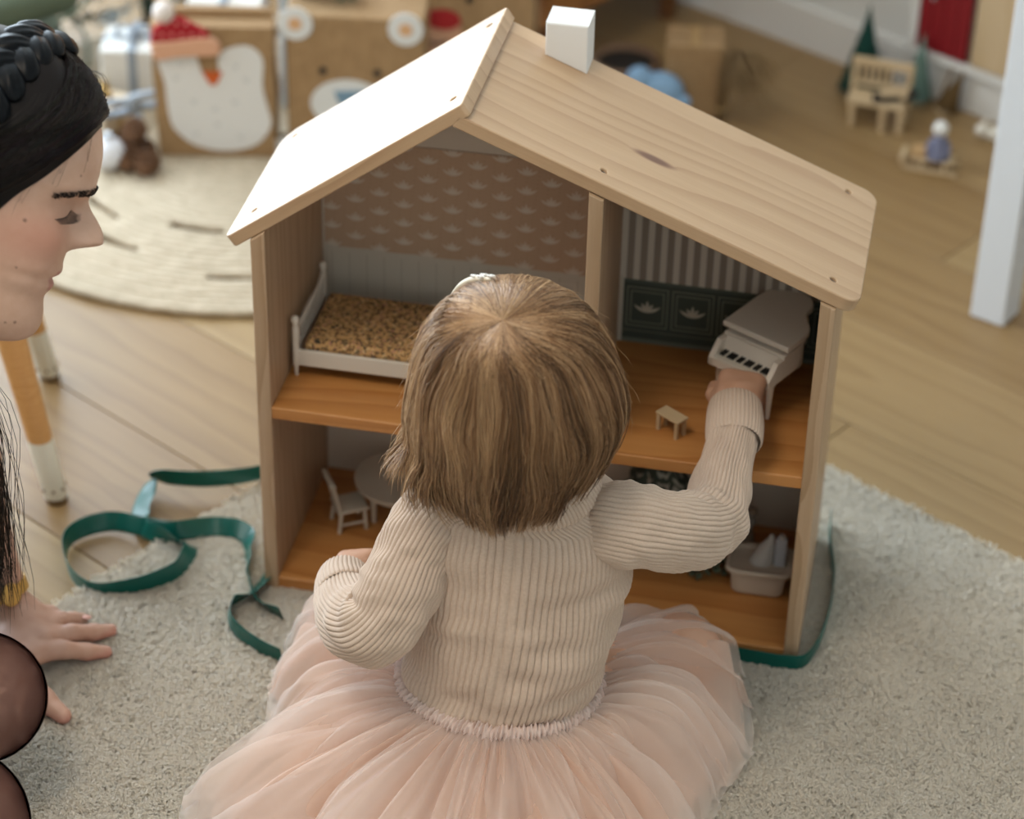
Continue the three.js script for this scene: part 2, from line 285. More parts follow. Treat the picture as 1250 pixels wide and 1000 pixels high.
// ---------------------------------------------------------------- round braided jute rug with leaf-shaped openings
{
  const c = [-0.27, -0.895], rug = thing('round_jute_rug', 'round braided jute rug with small slits, under the gift bags', 'rug', [c[0], FLOOR, c[1]]);
  const m = std(0xffffff, 0.9, { vertexColors: true }), R = rng(8), slits = [];
  for (let i = 0; i < 13; i++) slits.push([R() * 6.283, 0.1 + R() * 0.27, 0.1 + R() * 0.1]);
  slits.push([1.35, 0.325, 0.13], [1.9, 0.29, 0.12], [1.62, 0.22, 0.14], [2.2, 0.24, 0.12]);
  const coils = []; 
  for (let k = 0; k < 33; k++) {
    const r = 0.012 + k * 0.0121, n = Math.max(24, Math.round(r * 6.283 / 0.006)), rings = [], rad = 8;
    const runs = []; let run = [];
    for (let i = 0; i <= n; i++) {
      const a = i / n * 6.283;
      if (slits.some(([sa, sr, w]) => Math.abs(sr - r) < 0.009 && Math.abs(((a - sa + 9.42) % 6.283) - 3.1416) < w * 0.25 / Math.max(0.1, sr))) { if (run.length > 2) runs.push(run); run = []; continue; }
      const wob = 0.0015 * noise3(Math.cos(a) * 3, Math.sin(a) * 3, k * 0.3), br = 0.0066 + 0.0012 * Math.abs(Math.sin(i * 1.57)), y = 0.006 + 0.0012 * noise3(Math.cos(a) * 8, Math.sin(a) * 8, k);
      const ring = []; for (let j = 0; j < rad; j++) { const t = j / rad * 6.283; ring.push(V3(Math.cos(a) * (r + wob + Math.cos(t) * br), y + Math.sin(t) * br * 0.75, Math.sin(a) * (r + wob + Math.cos(t) * br))); } run.push(ring);
    }
    if (run.length > 2) runs.push(run);
    for (const q of runs) {
      const g = loft(q), col = new Float32Array(g.attributes.position.count * 3), P = g.attributes.position;
      for (let i = 0; i < P.count; i++) { const s = 0.5 + 0.5 * noise3(P.getX(i) * 60, P.getZ(i) * 60, k * 2); col.set([lerp(0.42, 0.53, s), lerp(0.35, 0.445, s), lerp(0.25, 0.33, s)], i * 3); }
      g.setAttribute('color', new THREE.BufferAttribute(col, 3)); coils.push(g);
    }
  }
  obj('braid', coils, m, rug, { kind: 'stuff' });
}

// ---------------------------------------------------------------- wooden doll's house
const H = { W: 0.54, t: 0.0142, xa: 0.1888, ya: 0.5503, aL: 0.6393, aR: 0.3745, hs: 0.2243, ts: 0.0136, hb: 0.0173, D: 0.1964, zr: -0.001, Dr: 0.2035, tr: 0.0132 };
const under = (x) => x < H.xa ? H.ya - (H.xa - x) * Math.tan(H.aL) : H.ya - (x - H.xa) * Math.tan(H.aR);
const poly = (pts, depth, bevel = 0) => { const s = new THREE.Shape(pts.map((p) => new THREE.Vector2(...p))); return new THREE.ExtrudeGeometry(s, { depth, bevelEnabled: bevel > 0, bevelThickness: bevel, bevelSize: bevel, bevelOffset: -bevel, bevelSegments: 2, curveSegments: 10 }); };
function roundRect(x0, y0, x1, y1, [r00, r10, r11, r01]) {
  const s = new THREE.Shape(); s.moveTo(x0 + r00, y0); s.lineTo(x1 - r10, y0); if (r10) s.absarc(x1 - r10, y0 + r10, r10, -Math.PI / 2, 0); s.lineTo(x1, y1 - r11); if (r11) s.absarc(x1 - r11, y1 - r11, r11, 0, Math.PI / 2);
  s.lineTo(x0 + r01, y1); if (r01) s.absarc(x0 + r01, y1 - r01, r01, Math.PI / 2, Math.PI); s.lineTo(x0, y0 + r00); if (r00) s.absarc(x0 + r00, y0 + r00, r00, Math.PI, Math.PI * 1.5); return s;
}
{
  const house = thing('doll_house', 'open-fronted pine doll house with a pitched roof, wallpapered rooms and a white chimney', 'doll house', [0, 0, 0]);
  const h = H, panel = (x, z1 = 0, y0 = 0, t = h.t) => metricUV(poly([[x, y0], [x + t, y0], [x + t, under(x + t) - 0.0005], [x, under(x) - 0.0005]], z1 + h.D + 0.004, 0.0016).translate(0, 0, -h.D - 0.004), 'y', ++boards * 0.31);
  obj('side_panel', panel(0), M.pine, house); obj('side_panel', panel(h.W - h.t), M.pine, house);
  // the divider stands very slightly askew
  const dv = metricUV(poly([[0, h.hs], [0.0135, h.hs], [0.0135, under(0.328) - 0.001], [0, under(0.3145) - 0.0005]], h.D, 0.0016).translate(0, 0, -h.D), 'y', 3.3);
  const dm = obj('divider', dv, M.pine, house); dm.position.set(0.3137, 0, 0); dm.rotation.y = 0.045;
  obj('shelf_board', mv(board(h.W - 2 * h.t + 0.002, h.ts, h.D, 0.002, 'x'), h.W / 2, h.hs - h.ts / 2, -h.D / 2), M.shelf, house);
  obj('base_board', mv(board(h.W - 2 * h.t + 0.002, 0.0135, h.D, 0.002, 'x'), h.W / 2, h.hb - 0.0068, -h.D / 2), M.shelf, house);
  obj('back_panel', metricUV(poly([[0.004, 0], [h.W - 0.004, 0], [h.W - 0.004, under(h.W - 0.004)], [h.xa, h.ya - 0.001], [0.004, under(0.004)]], 0.004).translate(0, 0, -h.D - 0.004)), std(0xd8cfc0, 0.7), house);
  // roof boards with countersunk screws
  const roof = (len0, len1, corners, holes, mtl, shift) => {
    const s = roundRect(len0, 0, len1, h.Dr, corners);
    for (const [x, z] of holes) { const p = new THREE.Path(); p.absarc(x, z, 0.0032, 0, Math.PI * 2, true); s.holes.push(p); }
    const g = new THREE.ExtrudeGeometry(s, { depth: h.tr - 0.003, bevelEnabled: true, bevelThickness: 0.0015, bevelSize: 0.0015, bevelOffset: -0.0015, bevelSegments: 3, curveSegments: 12 });
    return metricUV(g.rotateX(-Math.PI / 2).translate(0, 0.0015, 0), 'x', shift);
  };
  const screws = (holes, parent) => holes.forEach(([x, z]) => { const s = obj('screw', mv(cyl(0.0031, 0.0031, 0.006, 16), x, h.tr - 0.0058, -z), M.steel, parent); });
  const hL = [[-0.004, 0.028], [-0.006, 0.178], [0.231, 0.03], [0.236, 0.185]], hR = [[0.139, 0.022], [0.366, 0.022], [0.365, 0.184]];
  // left board: local x runs down the slope, so mirror it with a half turn about y
  const gl = roof(-0.021, 0.257, [0.004, 0.008, 0.022, 0.004], hL, M.roofMarked, 0).scale(-1, 1, 1); { const ix = gl.attributes.position; for (const n of ['position', 'normal', 'uv']) { const a = gl.attributes[n]; for (let i = 0; i < a.count; i += 3) for (let k = 0; k < a.itemSize; k++) { const t = a.array[(i + 1) * a.itemSize + k]; a.array[(i + 1) * a.itemSize + k] = a.array[(i + 2) * a.itemSize + k]; a.array[(i + 2) * a.itemSize + k] = t; } } }
  const left = obj('roof_board', gl, M.roofMarked, house, { label: 'left roof board with faint blue crayon smudges' }); left.position.set(h.xa, h.ya, h.zr); left.rotation.z = h.aL;
  screws(hL.map(([x, z]) => [-x, z]), left);
  const right = obj('roof_board', roof(0.0, 0.3945, [0.002, 0.016, 0.016, 0.002], hR, M.roofWood, 0), M.roofWood, house, { label: 'right roof board with a dark knot' }); right.position.set(h.xa, h.ya, h.zr); right.rotation.z = -h.aR;
  screws(hR, right);
  // chimney, cut to the slope
  { const x0 = 0.2402, w = 0.0403, top = 0.5772, rt = (x) => under(x) + h.tr / Math.cos(h.aR) - 0.0006;
    obj('chimney', poly([[x0, rt(x0)], [x0 + w, rt(x0 + w)], [x0 + w, top], [x0, top]], 0.034, 0.0018).translate(0, 0, -0.207), std(0xe6e6e4, 0.55), house); }
  // printed cards at the back of the rooms
  const card = (pts, tex, x0, y0, w, hh) => { const g = poly(pts, 0.0012).translate(0, 0, -h.D + 0.0003), p = g.attributes.position, uv = new Float32Array(p.count * 2); for (let i = 0; i < p.count; i++) { uv[2 * i] = (p.getX(i) - x0) / w; uv[2 * i + 1] = (p.getY(i) - y0) / hh; } g.setAttribute('uv', new THREE.BufferAttribute(uv, 2)); return obj('wallpaper', g, std(0xffffff, 0.75, { map: tex }), house); };
  const lotus = (c, x, y, s, fill) => { c.fillStyle = fill; c.beginPath(); c.moveTo(x - s * 1.08, y - s * 0.52); c.quadraticCurveTo(x - s * 0.7, y + s * 0.14, x, y + s * 0.14); c.quadraticCurveTo(x + s * 0.7, y + s * 0.14, x + s * 1.08, y - s * 0.52); c.quadraticCurveTo(x + s * 0.55, y - s * 0.22, x, y - s * 0.2); c.quadraticCurveTo(x - s * 0.55, y - s * 0.22, x - s * 1.08, y - s * 0.52); c.fill();
    for (const [a, l] of [[-0.62, 0.82], [0, 0.95], [0.62, 0.82]]) { c.save(); c.translate(x, y); c.rotate(a); c.beginPath(); c.moveTo(0, 0); c.quadraticCurveTo(-s * 0.24, -s * 0.5 * l, 0, -s * l); c.quadraticCurveTo(s * 0.24, -s * 0.5 * l, 0, 0); c.fill(); c.restore(); } };
  const bedroom = ctex(1200, 800, (c, W, Hh) => {     // 0.30 m by 0.20 m
    const k = W / 0.3; c.fillStyle = '#c4a98f'; c.fillRect(0, 0, W, Hh);
    for (let i = 0; i < 5000; i++) { c.fillStyle = i % 2 ? 'rgba(120,86,56,.12)' : 'rgba(222,190,150,.12)'; c.fillRect((i * 7919) % W, (i * 104729) % Hh, 3, 9); }
    for (let col = 0; col < 13; col++) for (let r = -1; r < 10; r++) lotus(c, (0.0105 + col * 0.0247) * k, (r * 0.0213 + (col % 2 ? 0.0115 : 0.0015)) * k, 0.0098 * k, '#d9d1c4');
    const y = (0.2 - 0.071) * k; c.fillStyle = '#cdc8bb'; c.beginPath(); c.moveTo(0, Hh); c.lineTo(0, y); for (let x = 0; x < W; x += 6) c.lineTo(x, y + 4 * Math.abs(Math.sin(x / 62))); c.lineTo(W, Hh); c.fill();
    c.strokeStyle = 'rgba(150,145,132,.5)'; c.lineWidth = 3; for (let x = 40; x < W; x += 72) { c.beginPath(); c.moveTo(x, y + 30); c.lineTo(x, Hh); c.stroke(); }
    c.strokeStyle = '#d5d0c4'; c.lineWidth = 8; c.strokeRect(0.222 * k, (0.2 - 0.058) * k, 0.038 * k, 0.047 * k);
  });
  card([[h.t + 0.003, h.hs], [0.303, h.hs], [0.303, 0.4195], [0.11, 0.4175], [h.t + 0.003, 0.4165]], bedroom, h.t, h.hs, 0.3, 0.2);
  const music = ctex(800, 720, (c, W, Hh) => {        // 0.20 m by 0.18 m
    const k = W / 0.2; c.fillStyle = '#968c80'; c.fillRect(0, 0, W, Hh); c.fillStyle = '#d2ccc0'; for (let x = 0.002; x < 0.2; x += 0.0131) c.fillRect(x * k, 0, 0.0062 * k, Hh);
    const y = (0.18 - 0.0735) * k; c.fillStyle = '#47524a'; c.fillRect(0, y, W, Hh);
    c.fillStyle = '#56615a'; c.fillRect(0, y, W, 16); c.strokeStyle = '#8b9085'; c.lineWidth = 4;
    for (let i = 0; i < 5; i++) { const x = (0.0105 + i * 0.0456) * k; c.strokeRect(x, (0.18 - 0.0645) * k, 0.0405 * k, 0.0445 * k); lotus(c, x + 0.0203 * k, (0.18 - 0.038) * k, 0.0125 * k, '#c9c4b4'); c.strokeRect(x + 0.004 * k, (0.18 - 0.06) * k, 0.0325 * k, 0.0355 * k); }
    c.strokeStyle = '#777d72'; c.beginPath(); c.moveTo(0, (0.18 - 0.014) * k); c.lineTo(W, (0.18 - 0.014) * k); c.stroke(); c.fillStyle = '#737a70'; c.fillRect(0, (0.18 - 0.005) * k, W, 0.005 * k);
    c.fillStyle = '#c8c2b4'; c.fillRect(0, y - 10, 0.0065 * k, Hh);
  });
  card([[0.3165, h.hs], [h.W - h.t - 0.001, h.hs], [h.W - h.t - 0.001, under(h.W - h.t) - 0.004], [0.3165, 0.4]], music, 0.3165, h.hs, 0.2, 0.18);
}

// ---------------------------------------------------------------- furniture inside the doll's house
{
  const y0 = H.hs, bed = thing('toy_bed', 'white toy bed with spindled headboard and flowered mattress in the upper left room', 'toy bed', [0.0225, y0, -0.061]);
  const post = () => new THREE.LatheGeometry([[0, 0], [0.0016, 0], [0.0026, 0.012], [0.0034, 0.0125], [0.0034, 0.055], [0.0024, 0.0575], [0.0034, 0.060], [0.0042, 0.0635], [0.0034, 0.067], [0, 0.0682]].map((q) => new THREE.Vector2(...q)), 14);
  for (const [x, z] of [[0, 0], [0, -0.104], [0.2, 0], [0.2, -0.104]]) { const p = obj('post', post(), M.offWhite, bed); p.position.set(x, 0, z); if (x) p.scale.y = 0.75; }
  obj('rail', mv(box(0.2, 0.0175, 0.004), 0.1, 0.0215, 0.0005), M.offWhite, bed); obj('rail', mv(box(0.2, 0.0175, 0.004), 0.1, 0.0215, -0.1045), M.offWhite, bed);
  const arc = (x, k) => { obj('headboard_rail', tube([[x, 0.054 * k, -0.002], [x, 0.050 * k, -0.02], [x, 0.0515 * k, -0.052], [x, 0.050 * k, -0.084], [x, 0.054 * k, -0.102]], 0.0026, 24, 8), M.offWhite, bed); obj('headboard_board', mv(box(0.0045, 0.022, 0.1), x, 0.02, -0.052), M.offWhite, bed); for (let i = 0; i < 9; i++) obj('spindle', mv(cyl(0.0013, 0.0013, 0.024 * k, 8), x, 0.04 * k, -0.012 - i * 0.01), M.offWhite, bed); };
  arc(0, 1); arc(0.2, 0.75);
  const floral = ctex(1024, 512, (c, W, Hh) => {
    const R = rng(44); c.fillStyle = '#c29a66'; c.fillRect(0, 0, W, Hh);
    for (let i = 0; i < 2700; i++) { const x = R() * W, y = R() * Hh, a = R() * 6.28, s = 5 + R() * 7; c.fillStyle = ['#3a3224', '#4a4630', '#5b3f24', '#2b2c25', '#6b4a2a', '#d8b98a', '#b07f6a'][Math.floor(R() * 7)]; c.save(); c.translate(x, y); c.rotate(a); c.beginPath(); c.ellipse(0, 0, s, s * 0.42, 0, 0, 6.3); c.fill(); c.restore(); }
  });
  const g = metricUV(new RoundedBoxGeometry(0.19, 0.016, 0.098, 5, 0.006), 'x'); { const uv = g.attributes.uv, p = g.attributes.position; for (let i = 0; i < uv.count; i++) { uv.setXY(i, uv.getX(i) / 0.2 + 0.5, uv.getY(i) / 0.1 + 0.5); p.setY(i, p.getY(i) + 0.0012 * noise3(p.getX(i) * 40, 0, p.getZ(i) * 40)); } g.computeVertexNormals(); }
  obj('mattress', mv(g, 0.102, 0.03, -0.052), std(0xffffff, 0.9, { map: floral }), bed);
}
{
  // grand piano: local x along the keyboard, z towards the player
  const piano = thing('toy_grand_piano', 'white wooden toy grand piano with its lid down in the upper right room', 'toy piano', [0.4315, H.hs, -0.131], -0.50); piano.scale.set(0.95, 1.25, 0.95);
  const w = 0.074, out = (z) => z;
  const shape = (k) => { const s = new THREE.Shape(); s.moveTo(-k, -k); s.lineTo(w + k, -k); s.lineTo(w + k, 0.028); s.bezierCurveTo(w + k, 0.048, 0.055, 0.05, 0.054, 0.068); s.bezierCurveTo(0.053 + k, 0.09 + k, 0.012, 0.093 + k, 0.006, 0.083 + k); s.bezierCurveTo(0, 0.076, -k, 0.06, -k, 0.05); s.lineTo(-k, -k); return s; };
  const slab = (k, d, b) => new THREE.ExtrudeGeometry(shape(k), { depth: d, bevelEnabled: true, bevelThickness: b, bevelSize: b, bevelOffset: -b, bevelSegments: 2, curveSegments: 16 }).rotateX(-Math.PI / 2);
  const cream = std(0xe8ded0, 0.5);
  obj('case', slab(0, 0.019, 0.001), cream, piano).position.y = 0.034;
  const lid = obj('lid', slab(0.003, 0.0028, 0.0012), cream, piano); lid.position.set(0, 0.0585, -0.004); lid.rotation.x = 0.03;
  obj('key_bed', mv(box(w, 0.007, 0.026, 0.001), w / 2, 0.036, 0.012), cream, piano);
  for (const x of [0.0025, w - 0.0025]) obj('cheek', mv(poly([[0, 0], [0.026, 0], [0.026, 0.006], [0.012, 0.018], [0, 0.018]], 0.005, 0.0006).rotateY(-Math.PI / 2), x + 0.0025, 0.0335, -0.001), cream, piano);
  obj('fallboard', mv(box(w - 0.01, 0.014, 0.003, 0.0006), w / 2, 0.046, 0.004, -0.5), cream, piano);
  const wk = std(0xe9e2d4, 0.35), nk = 21, kw = (w - 0.012) / nk;
  const whiteKey = box(kw * 0.94, 0.0022, 0.018, 0.0004), blackKey = box(kw * 0.62, 0.0022, 0.0105, 0.0004);
  for (let i = 0; i < nk; i++) { const x = 0.006 + kw * (i + 0.5); const a = obj('white_key', whiteKey, wk, piano); a.position.set(x, 0.0402, 0.0165); if (![2, 6].includes(i % 7) && i < nk - 1) { const b = obj('black_key', blackKey, M.black, piano); b.position.set(x + kw / 2, 0.0418, 0.0128); } }
  for (const [x, z] of [[0.006, 0.012], [w - 0.006, 0.012], [0.028, -0.074]]) obj('leg', mv(new THREE.LatheGeometry([[0, 0], [0.0022, 0], [0.0042, 0.031], [0.0055, 0.0315], [0.0055, 0.0345], [0, 0.0345]].map((q) => new THREE.Vector2(...q)), 14), x, 0, z), cream, piano);
}
{
  const s = thing('toy_bench', 'tiny pale wooden piano bench on the upper floor between child and piano', 'toy bench', [0.3955, H.hs, -0.0465], -0.60);
  obj('seat', mv(board(0.029, 0.0026, 0.0155, 0.0008, 'x'), 0, 0.0195, 0), M.birch, s);
  for (const x of [-0.0115, 0.0115]) for (const z of [-0.0055, 0.0055]) obj('leg', mv(board(0.0036, 0.0185, 0.0036, 0.0006, 'y'), x, 0.0092, z), M.birch, s);
}
{
  const cream = std(0xcfc8b8, 0.5);
  const t = thing('toy_round_table', 'round white toy table in the lower left room beside the spindle chair', 'toy table', [0.109, H.hb, -0.130]);
  obj('tabletop', mv(cyl(0.047, 0.046, 0.004, 48), 0, 0.0455, 0), cream, t); obj('apron', mv(cyl(0.036, 0.036, 0.009, 40), 0, 0.039, 0), cream, t);
  for (let k = 0; k < 4; k++) { const a = k * 1.571 + 0.9; obj('leg', mv(cyl(0.0042, 0.0026, 0.0435, 12), Math.cos(a) * 0.03, 0.0217, Math.sin(a) * 0.03), cream, t); }
  const c = thing('toy_chair', 'white toy chair with a slatted back pulled up to the round toy table', 'toy chair', [0.062, H.hb, -0.1035], 0.55);
  // local: back at -x, seat facing +x
  obj('seat', mv(box(0.033, 0.0034, 0.031, 0.001), 0, 0.0255, 0), cream, c);
  for (const z of [-0.0125, 0.0125]) { obj('leg', tube([[0.012, 0.025, z], [0.0135, 0, z * 1.1]], 0.0022, 3, 8), cream, c); obj('leg', tube([[-0.0125, 0.025, z], [-0.0155, 0, z * 1.1]], 0.0022, 3, 8), cream, c); obj('back_post', tube([[-0.0135, 0.026, z], [-0.017, 0.043, z * 1.05], [-0.0215, 0.0625, z * 1.12]], 0.0018, 8, 8), cream, c); obj('stretcher', tube([[-0.0142, 0.009, z * 1.05], [0.013, 0.009, z * 1.05]], 0.0014, 2, 8), cream, c); }
  obj('crest_rail', tube([[-0.0215, 0.0615, -0.017], [-0.0228, 0.0635, 0], [-0.0215, 0.0615, 0.017]], 0.0032, 10, 8), cream, c);
  for (let i = 0; i < 4; i++) { const z = -0.0075 + i * 0.005; obj('spindle', tube([[-0.0137, 0.026, z], [-0.018, 0.045, z], [-0.0222, 0.062, z * 1.1]], 0.0011, 6, 6), cream, c); }
}
{
  // toys kept in the lower right room
  const tub = thing('toy_tub', 'cream tapered toy tub in the lower right room, filled with small toys', 'tub', [0.489, H.hb, -0.096]);
  const cream = std(0xcbbfae, 0.6), wallR = (w, d, y) => [V3(-w, y, d), V3(w, y, d), V3(w, y, -d), V3(-w, y, -d)];
  const rr = (w, d, y) => { const o = []; for (let i = 0; i < 40; i++) { const a = i / 40 * 6.2832, ca = Math.cos(a), sa = Math.sin(a); o.push(V3(Math.sign(ca) * Math.abs(ca) ** 0.35 * w, y, Math.sign(sa) * Math.abs(sa) ** 0.35 * d)); } return o; };
  obj('bin', loft([rr(0.0245, 0.018, 0), rr(0.0265, 0.0195, 0.003), rr(0.0295, 0.022, 0.031), rr(0.0285, 0.021, 0.031), rr(0.0255, 0.0185, 0.005), rr(0.01, 0.01, 0.004)]), cream, tub);
  obj('rim', loft([rr(0.0295, 0.022, 0.028), rr(0.0335, 0.0255, 0.0285), rr(0.0335, 0.0255, 0.033), rr(0.0285, 0.021, 0.033), rr(0.0285, 0.021, 0.0285)]), cream, tub);
  const w = std(0xc9c7c2, 0.7);
  const a = thing('toy_boot', 'pointed white felt toy shape leaning in the cream tub', 'toy', [0.486, H.hb + 0.012, -0.098], 0.3); obj('body', new THREE.LatheGeometry([[0, 0], [0.011, 0.003], [0.0125, 0.014], [0.009, 0.032], [0.003, 0.047], [0, 0.049]].map((q) => new THREE.Vector2(...q)), 20).rotateZ(-0.28), w, a); obj('tip', ball(0.0125, 0.046, 0, 0.003), w, a);
  const b = thing('toy_peg', 'tall flat white toy piece standing at the right end of the tub', 'toy', [0.5085, H.hb + 0.012, -0.097], 0.1); obj('body', box(0.012, 0.05, 0.009, 0.003).translate(0, 0.025, 0), std(0xc3c8cf, 0.6), b); obj('tip', mv(cyl(0.003, 0.004, 0.004), 0, 0.051, 0), w, b);
  const d = thing('toy_bear', 'little brown and grey plush toy behind the cream tub', 'toy', [0.462, H.hb, -0.138]); const fur = std(0x8a7a68, 0.95); obj('body', ball(0, 0.022, 0, 0.017, 0.022, 0.016), fur, d); obj('head', ball(0.003, 0.05, 0.004, 0.0135), std(0x9a948c, 0.95), d); for (const s of [-1, 1]) obj('ear', ball(0.003 + s * 0.01, 0.061, 0.003, 0.0045), fur, d);
  const pl = thing('toy_shrub', 'small dark green toy shrub on the lower floor left of the tub', 'toy plant', [0.436, H.hb, -0.105]); const R = rng(12), lf = [];
  for (let i = 0; i < 160; i++) { const q = V3(R() - 0.5, R() * 0.9, R() - 0.5).normalize().multiplyScalar(0.019); lf.push(mv(ball(0, 0, 0, 0.0042, 0.0012, 0.0022, 6), q.x, 0.004 + Math.max(0, q.y), q.z, R() * 3, R() * 6, R() * 3)); }
  obj('leaves', lf, std(0x5a6450, 0.8), pl, { kind: 'stuff' }); obj('stem', mv(cyl(0.0018, 0.0022, 0.016, 8), 0, 0.008, 0), std(0x4d3b28, 0.8), pl);
  const cl = thing('patterned_cloth', 'crumpled grey patterned cloth at the back of the lower right room', 'cloth', [0.375, H.hb, -0.15]); const rings = []; for (let j = 0; j <= 20; j++) { const t = j / 20, ring = []; for (let i = 0; i < 40; i++) { const an = i / 40 * 6.283, r = 0.045 * Math.sin(Math.PI * (0.5 + t * 0.499)) ** 0.6 * (1 + 0.25 * noise3(Math.cos(an) * 2, t * 3, Math.sin(an) * 2)); ring.push(V3(Math.cos(an) * r, 0.11 * t * (1 + 0.1 * noise3(Math.cos(an) * 2, 5, Math.sin(an) * 2)), Math.sin(an) * r * 0.75)); } rings.push(ring); }
  obj('fold', loft(rings), std(0xffffff, 0.9, { map: dtex(128, 128, (u, v) => mix3(hex(0x3d463c), hex(0xa9a79a), smooth(0.1, 0.3, noise3(u * 14, v * 14, 2)))) }), cl);
}

// ---------------------------------------------------------------- dark green satin ribbon
{
  const satin = std(0x05564c, 0.28, { sheen: 0.4, sheenColor: new THREE.Color(0.15, 0.6, 0.55), sheenRoughness: 0.3, specularIntensity: 0.8, side: THREE.DoubleSide });
  const rib = thing('satin_ribbon', 'dark green satin ribbon curling over rug and floor and round the doll house base', 'ribbon', [0, 0, 0]);
  const strip = (pts, n, w) => {                       // pts: [x, y, z, lean] of the lower edge's middle; lean tips the strip over from upright
    const c = spline(pts.map((p) => V3(p[0], p[1], p[2]))), L = pts.map((p) => p[3] ?? 0), rings = [];
    for (let i = 0; i <= n; i++) {
      const t = i / n, p = c.getPoint(t), d = c.getTangent(t), f = t * (L.length - 1), k = Math.min(L.length - 2, Math.floor(f)), a = lerp(L[k], L[k + 1], smooth(0, 1, f - k));
      const side = V3(d.z, 0, -d.x).normalize(), up = V3(0, Math.cos(a), 0).addScaledVector(side, Math.sin(a)), nn = V3().crossVectors(d, up).normalize().multiplyScalar(0.0004);
      const ring = []; const m = 6; for (let q = 0; q <= m; q++) ring.push(p.clone().addScaledVector(up, w * q / m).add(nn)); for (let q = m; q >= 0; q--) ring.push(p.clone().addScaledVector(up, w * q / m).sub(nn)); rings.push(ring);
    }
    return loft(rings);
  };
  obj('loose_end', strip([[-0.02, 0.002, -0.21, 0.2], [-0.057, 0.002, -0.175, 0.1], [-0.104, 0.002, -0.152, 0], [-0.146, 0.002, -0.146, 0.1], [-0.170, 0.001, -0.150, 0.8], [-0.177, -0.004, -0.124, 1.2], [-0.171, -0.006, -0.088, 1.1], [-0.145, -0.004, -0.055, 0.4],
    [-0.09, 0.004, -0.045, -0.9], [-0.082, 0.004, -0.020, -0.5], [-0.092, 0.004, 0.014, -0.1], [-0.125, 0.003, 0.040, 0.1], [-0.166, -0.006, 0.044, 0.15], [-0.203, -0.010, 0.014, 0.1], [-0.220, -0.010, -0.036, 0.2], [-0.190, -0.009, -0.066, 0.6], [-0.15, -0.004, -0.060, 0.5], [-0.112, 0.004, -0.05, 0.5], [-0.072, 0.004, -0.067, 0.9], [-0.044, 0.004, -0.062, 0.7], [-0.026, 0.004, -0.025, 0.2], [-0.010, 0.004, 0.008, -0.3], [0.012, 0.003, 0.034, -0.6], [0.034, 0.003, 0.05, -0.3]], 320, 0.021), satin, rib);
  obj('loose_end', strip([[-0.006, 0.004, -0.05, 0.4], [-0.007, 0.004, -0.012, 0.9], [-0.014, 0.004, 0.022, 0.8], [-0.024, 0.004, 0.048, 0.3], [-0.010, 0.004, 0.080, 0.0], [0.022, 0.003, 0.102, -0.1], [0.05, 0.003, 0.112, -0.2]], 90, 0.021), satin, rib);
  obj('wrapped_end', strip([[0.55, 0.003, -0.23, 0], [0.5535, 0.002, -0.19, 0], [0.5635, 0.002, -0.12, 0], [0.5605, 0.002, -0.045, 0.05], [0.549, 0.001, 0.004, 0.05], [0.530, 0.0005, 0.0125, 0.05], [0.5, 0.0005, 0.0115, 0.1], [0.455, 0.0005, 0.0085, 0.1], [0.41, 0.0005, 0.008, 0.1]], 120, 0.021), satin, rib);
}

// ---------------------------------------------------------------- at the left: a little stool with dipped legs; at the right: a white post
{
  const s = thing('child_stool', 'round wooden child stool with white-dipped legs behind the woman', 'stool', [-0.385, FLOOR, -0.215]);
  obj('seat', mv(cyl(0.115, 0.118, 0.022, 40), -0.02, 0.315, 0.0), M.birch, s);
  const honey = std(0xffffff, 0.5, { map: woodTex(0xcf9f66, 0xb98549, 61, { w: 512, h: 256 }) }), dip = std(0xd9d6c8, 0.45), brown = std(0x6d5433, 0.7);
  for (const [fx, fz] of [[0.123, 0.105], [0.034, -0.118], [-0.14, 0.09]]) {
    const top = V3(fx * 0.55 - 0.02, 0.306, fz * 0.55), foot = V3(fx, 0, fz), p = (t) => foot.clone().lerp(top, t), r = (t) => lerp(0.0118, 0.0185, t);
    const seg = (a, b, m, n, grow = 0) => obj(n, loft([a, b].flatMap((t) => [p(t)]).map((c, k) => Array.from({ length: 24 }, (_, i) => V3(c.x + Math.cos(i / 24 * 6.2832) * (r(k ? b : a) + grow), c.y, c.z - Math.sin(i / 24 * 6.2832) * (r(k ? b : a) + grow))))), m, s);
    const leg = seg(0.23, 1, honey, 'leg'); seg(0.022, 0.232, dip, 'dipped_foot', 0.0004); seg(0, 0.024, brown, 'foot_pad', -0.0006);
    for (let i = 0; i < 7; i++) { const a = i * 0.9 + 0.3, c = p(0.055); obj('dot', ball(c.x + Math.cos(a) * 0.0128, c.y, c.z + Math.sin(a) * 0.0128, 0.0019, 0.0019, 0.0019, 8), brown, s); }
  }
}
{
  const p = thing('white_post', 'square white painted post standing on the floor at the right edge', 'post', [0.7035, FLOOR, -0.72], -0.42);
  obj('shaft', metricUV(box(0.044, 0.75, 0.044, 0.002).translate(0, 0.375, 0), 'y'), std(0xcfd3d8, 0.45), p);
  obj('foot_pad', mv(cyl(0.016, 0.016, 0.003), 0, 0.0005, 0), M.dark, p);
  obj('top_cap', mv(box(0.05, 0.02, 0.05, 0.002), 0, 0.76, 0), std(0xe4e6e8, 0.45), p);
}

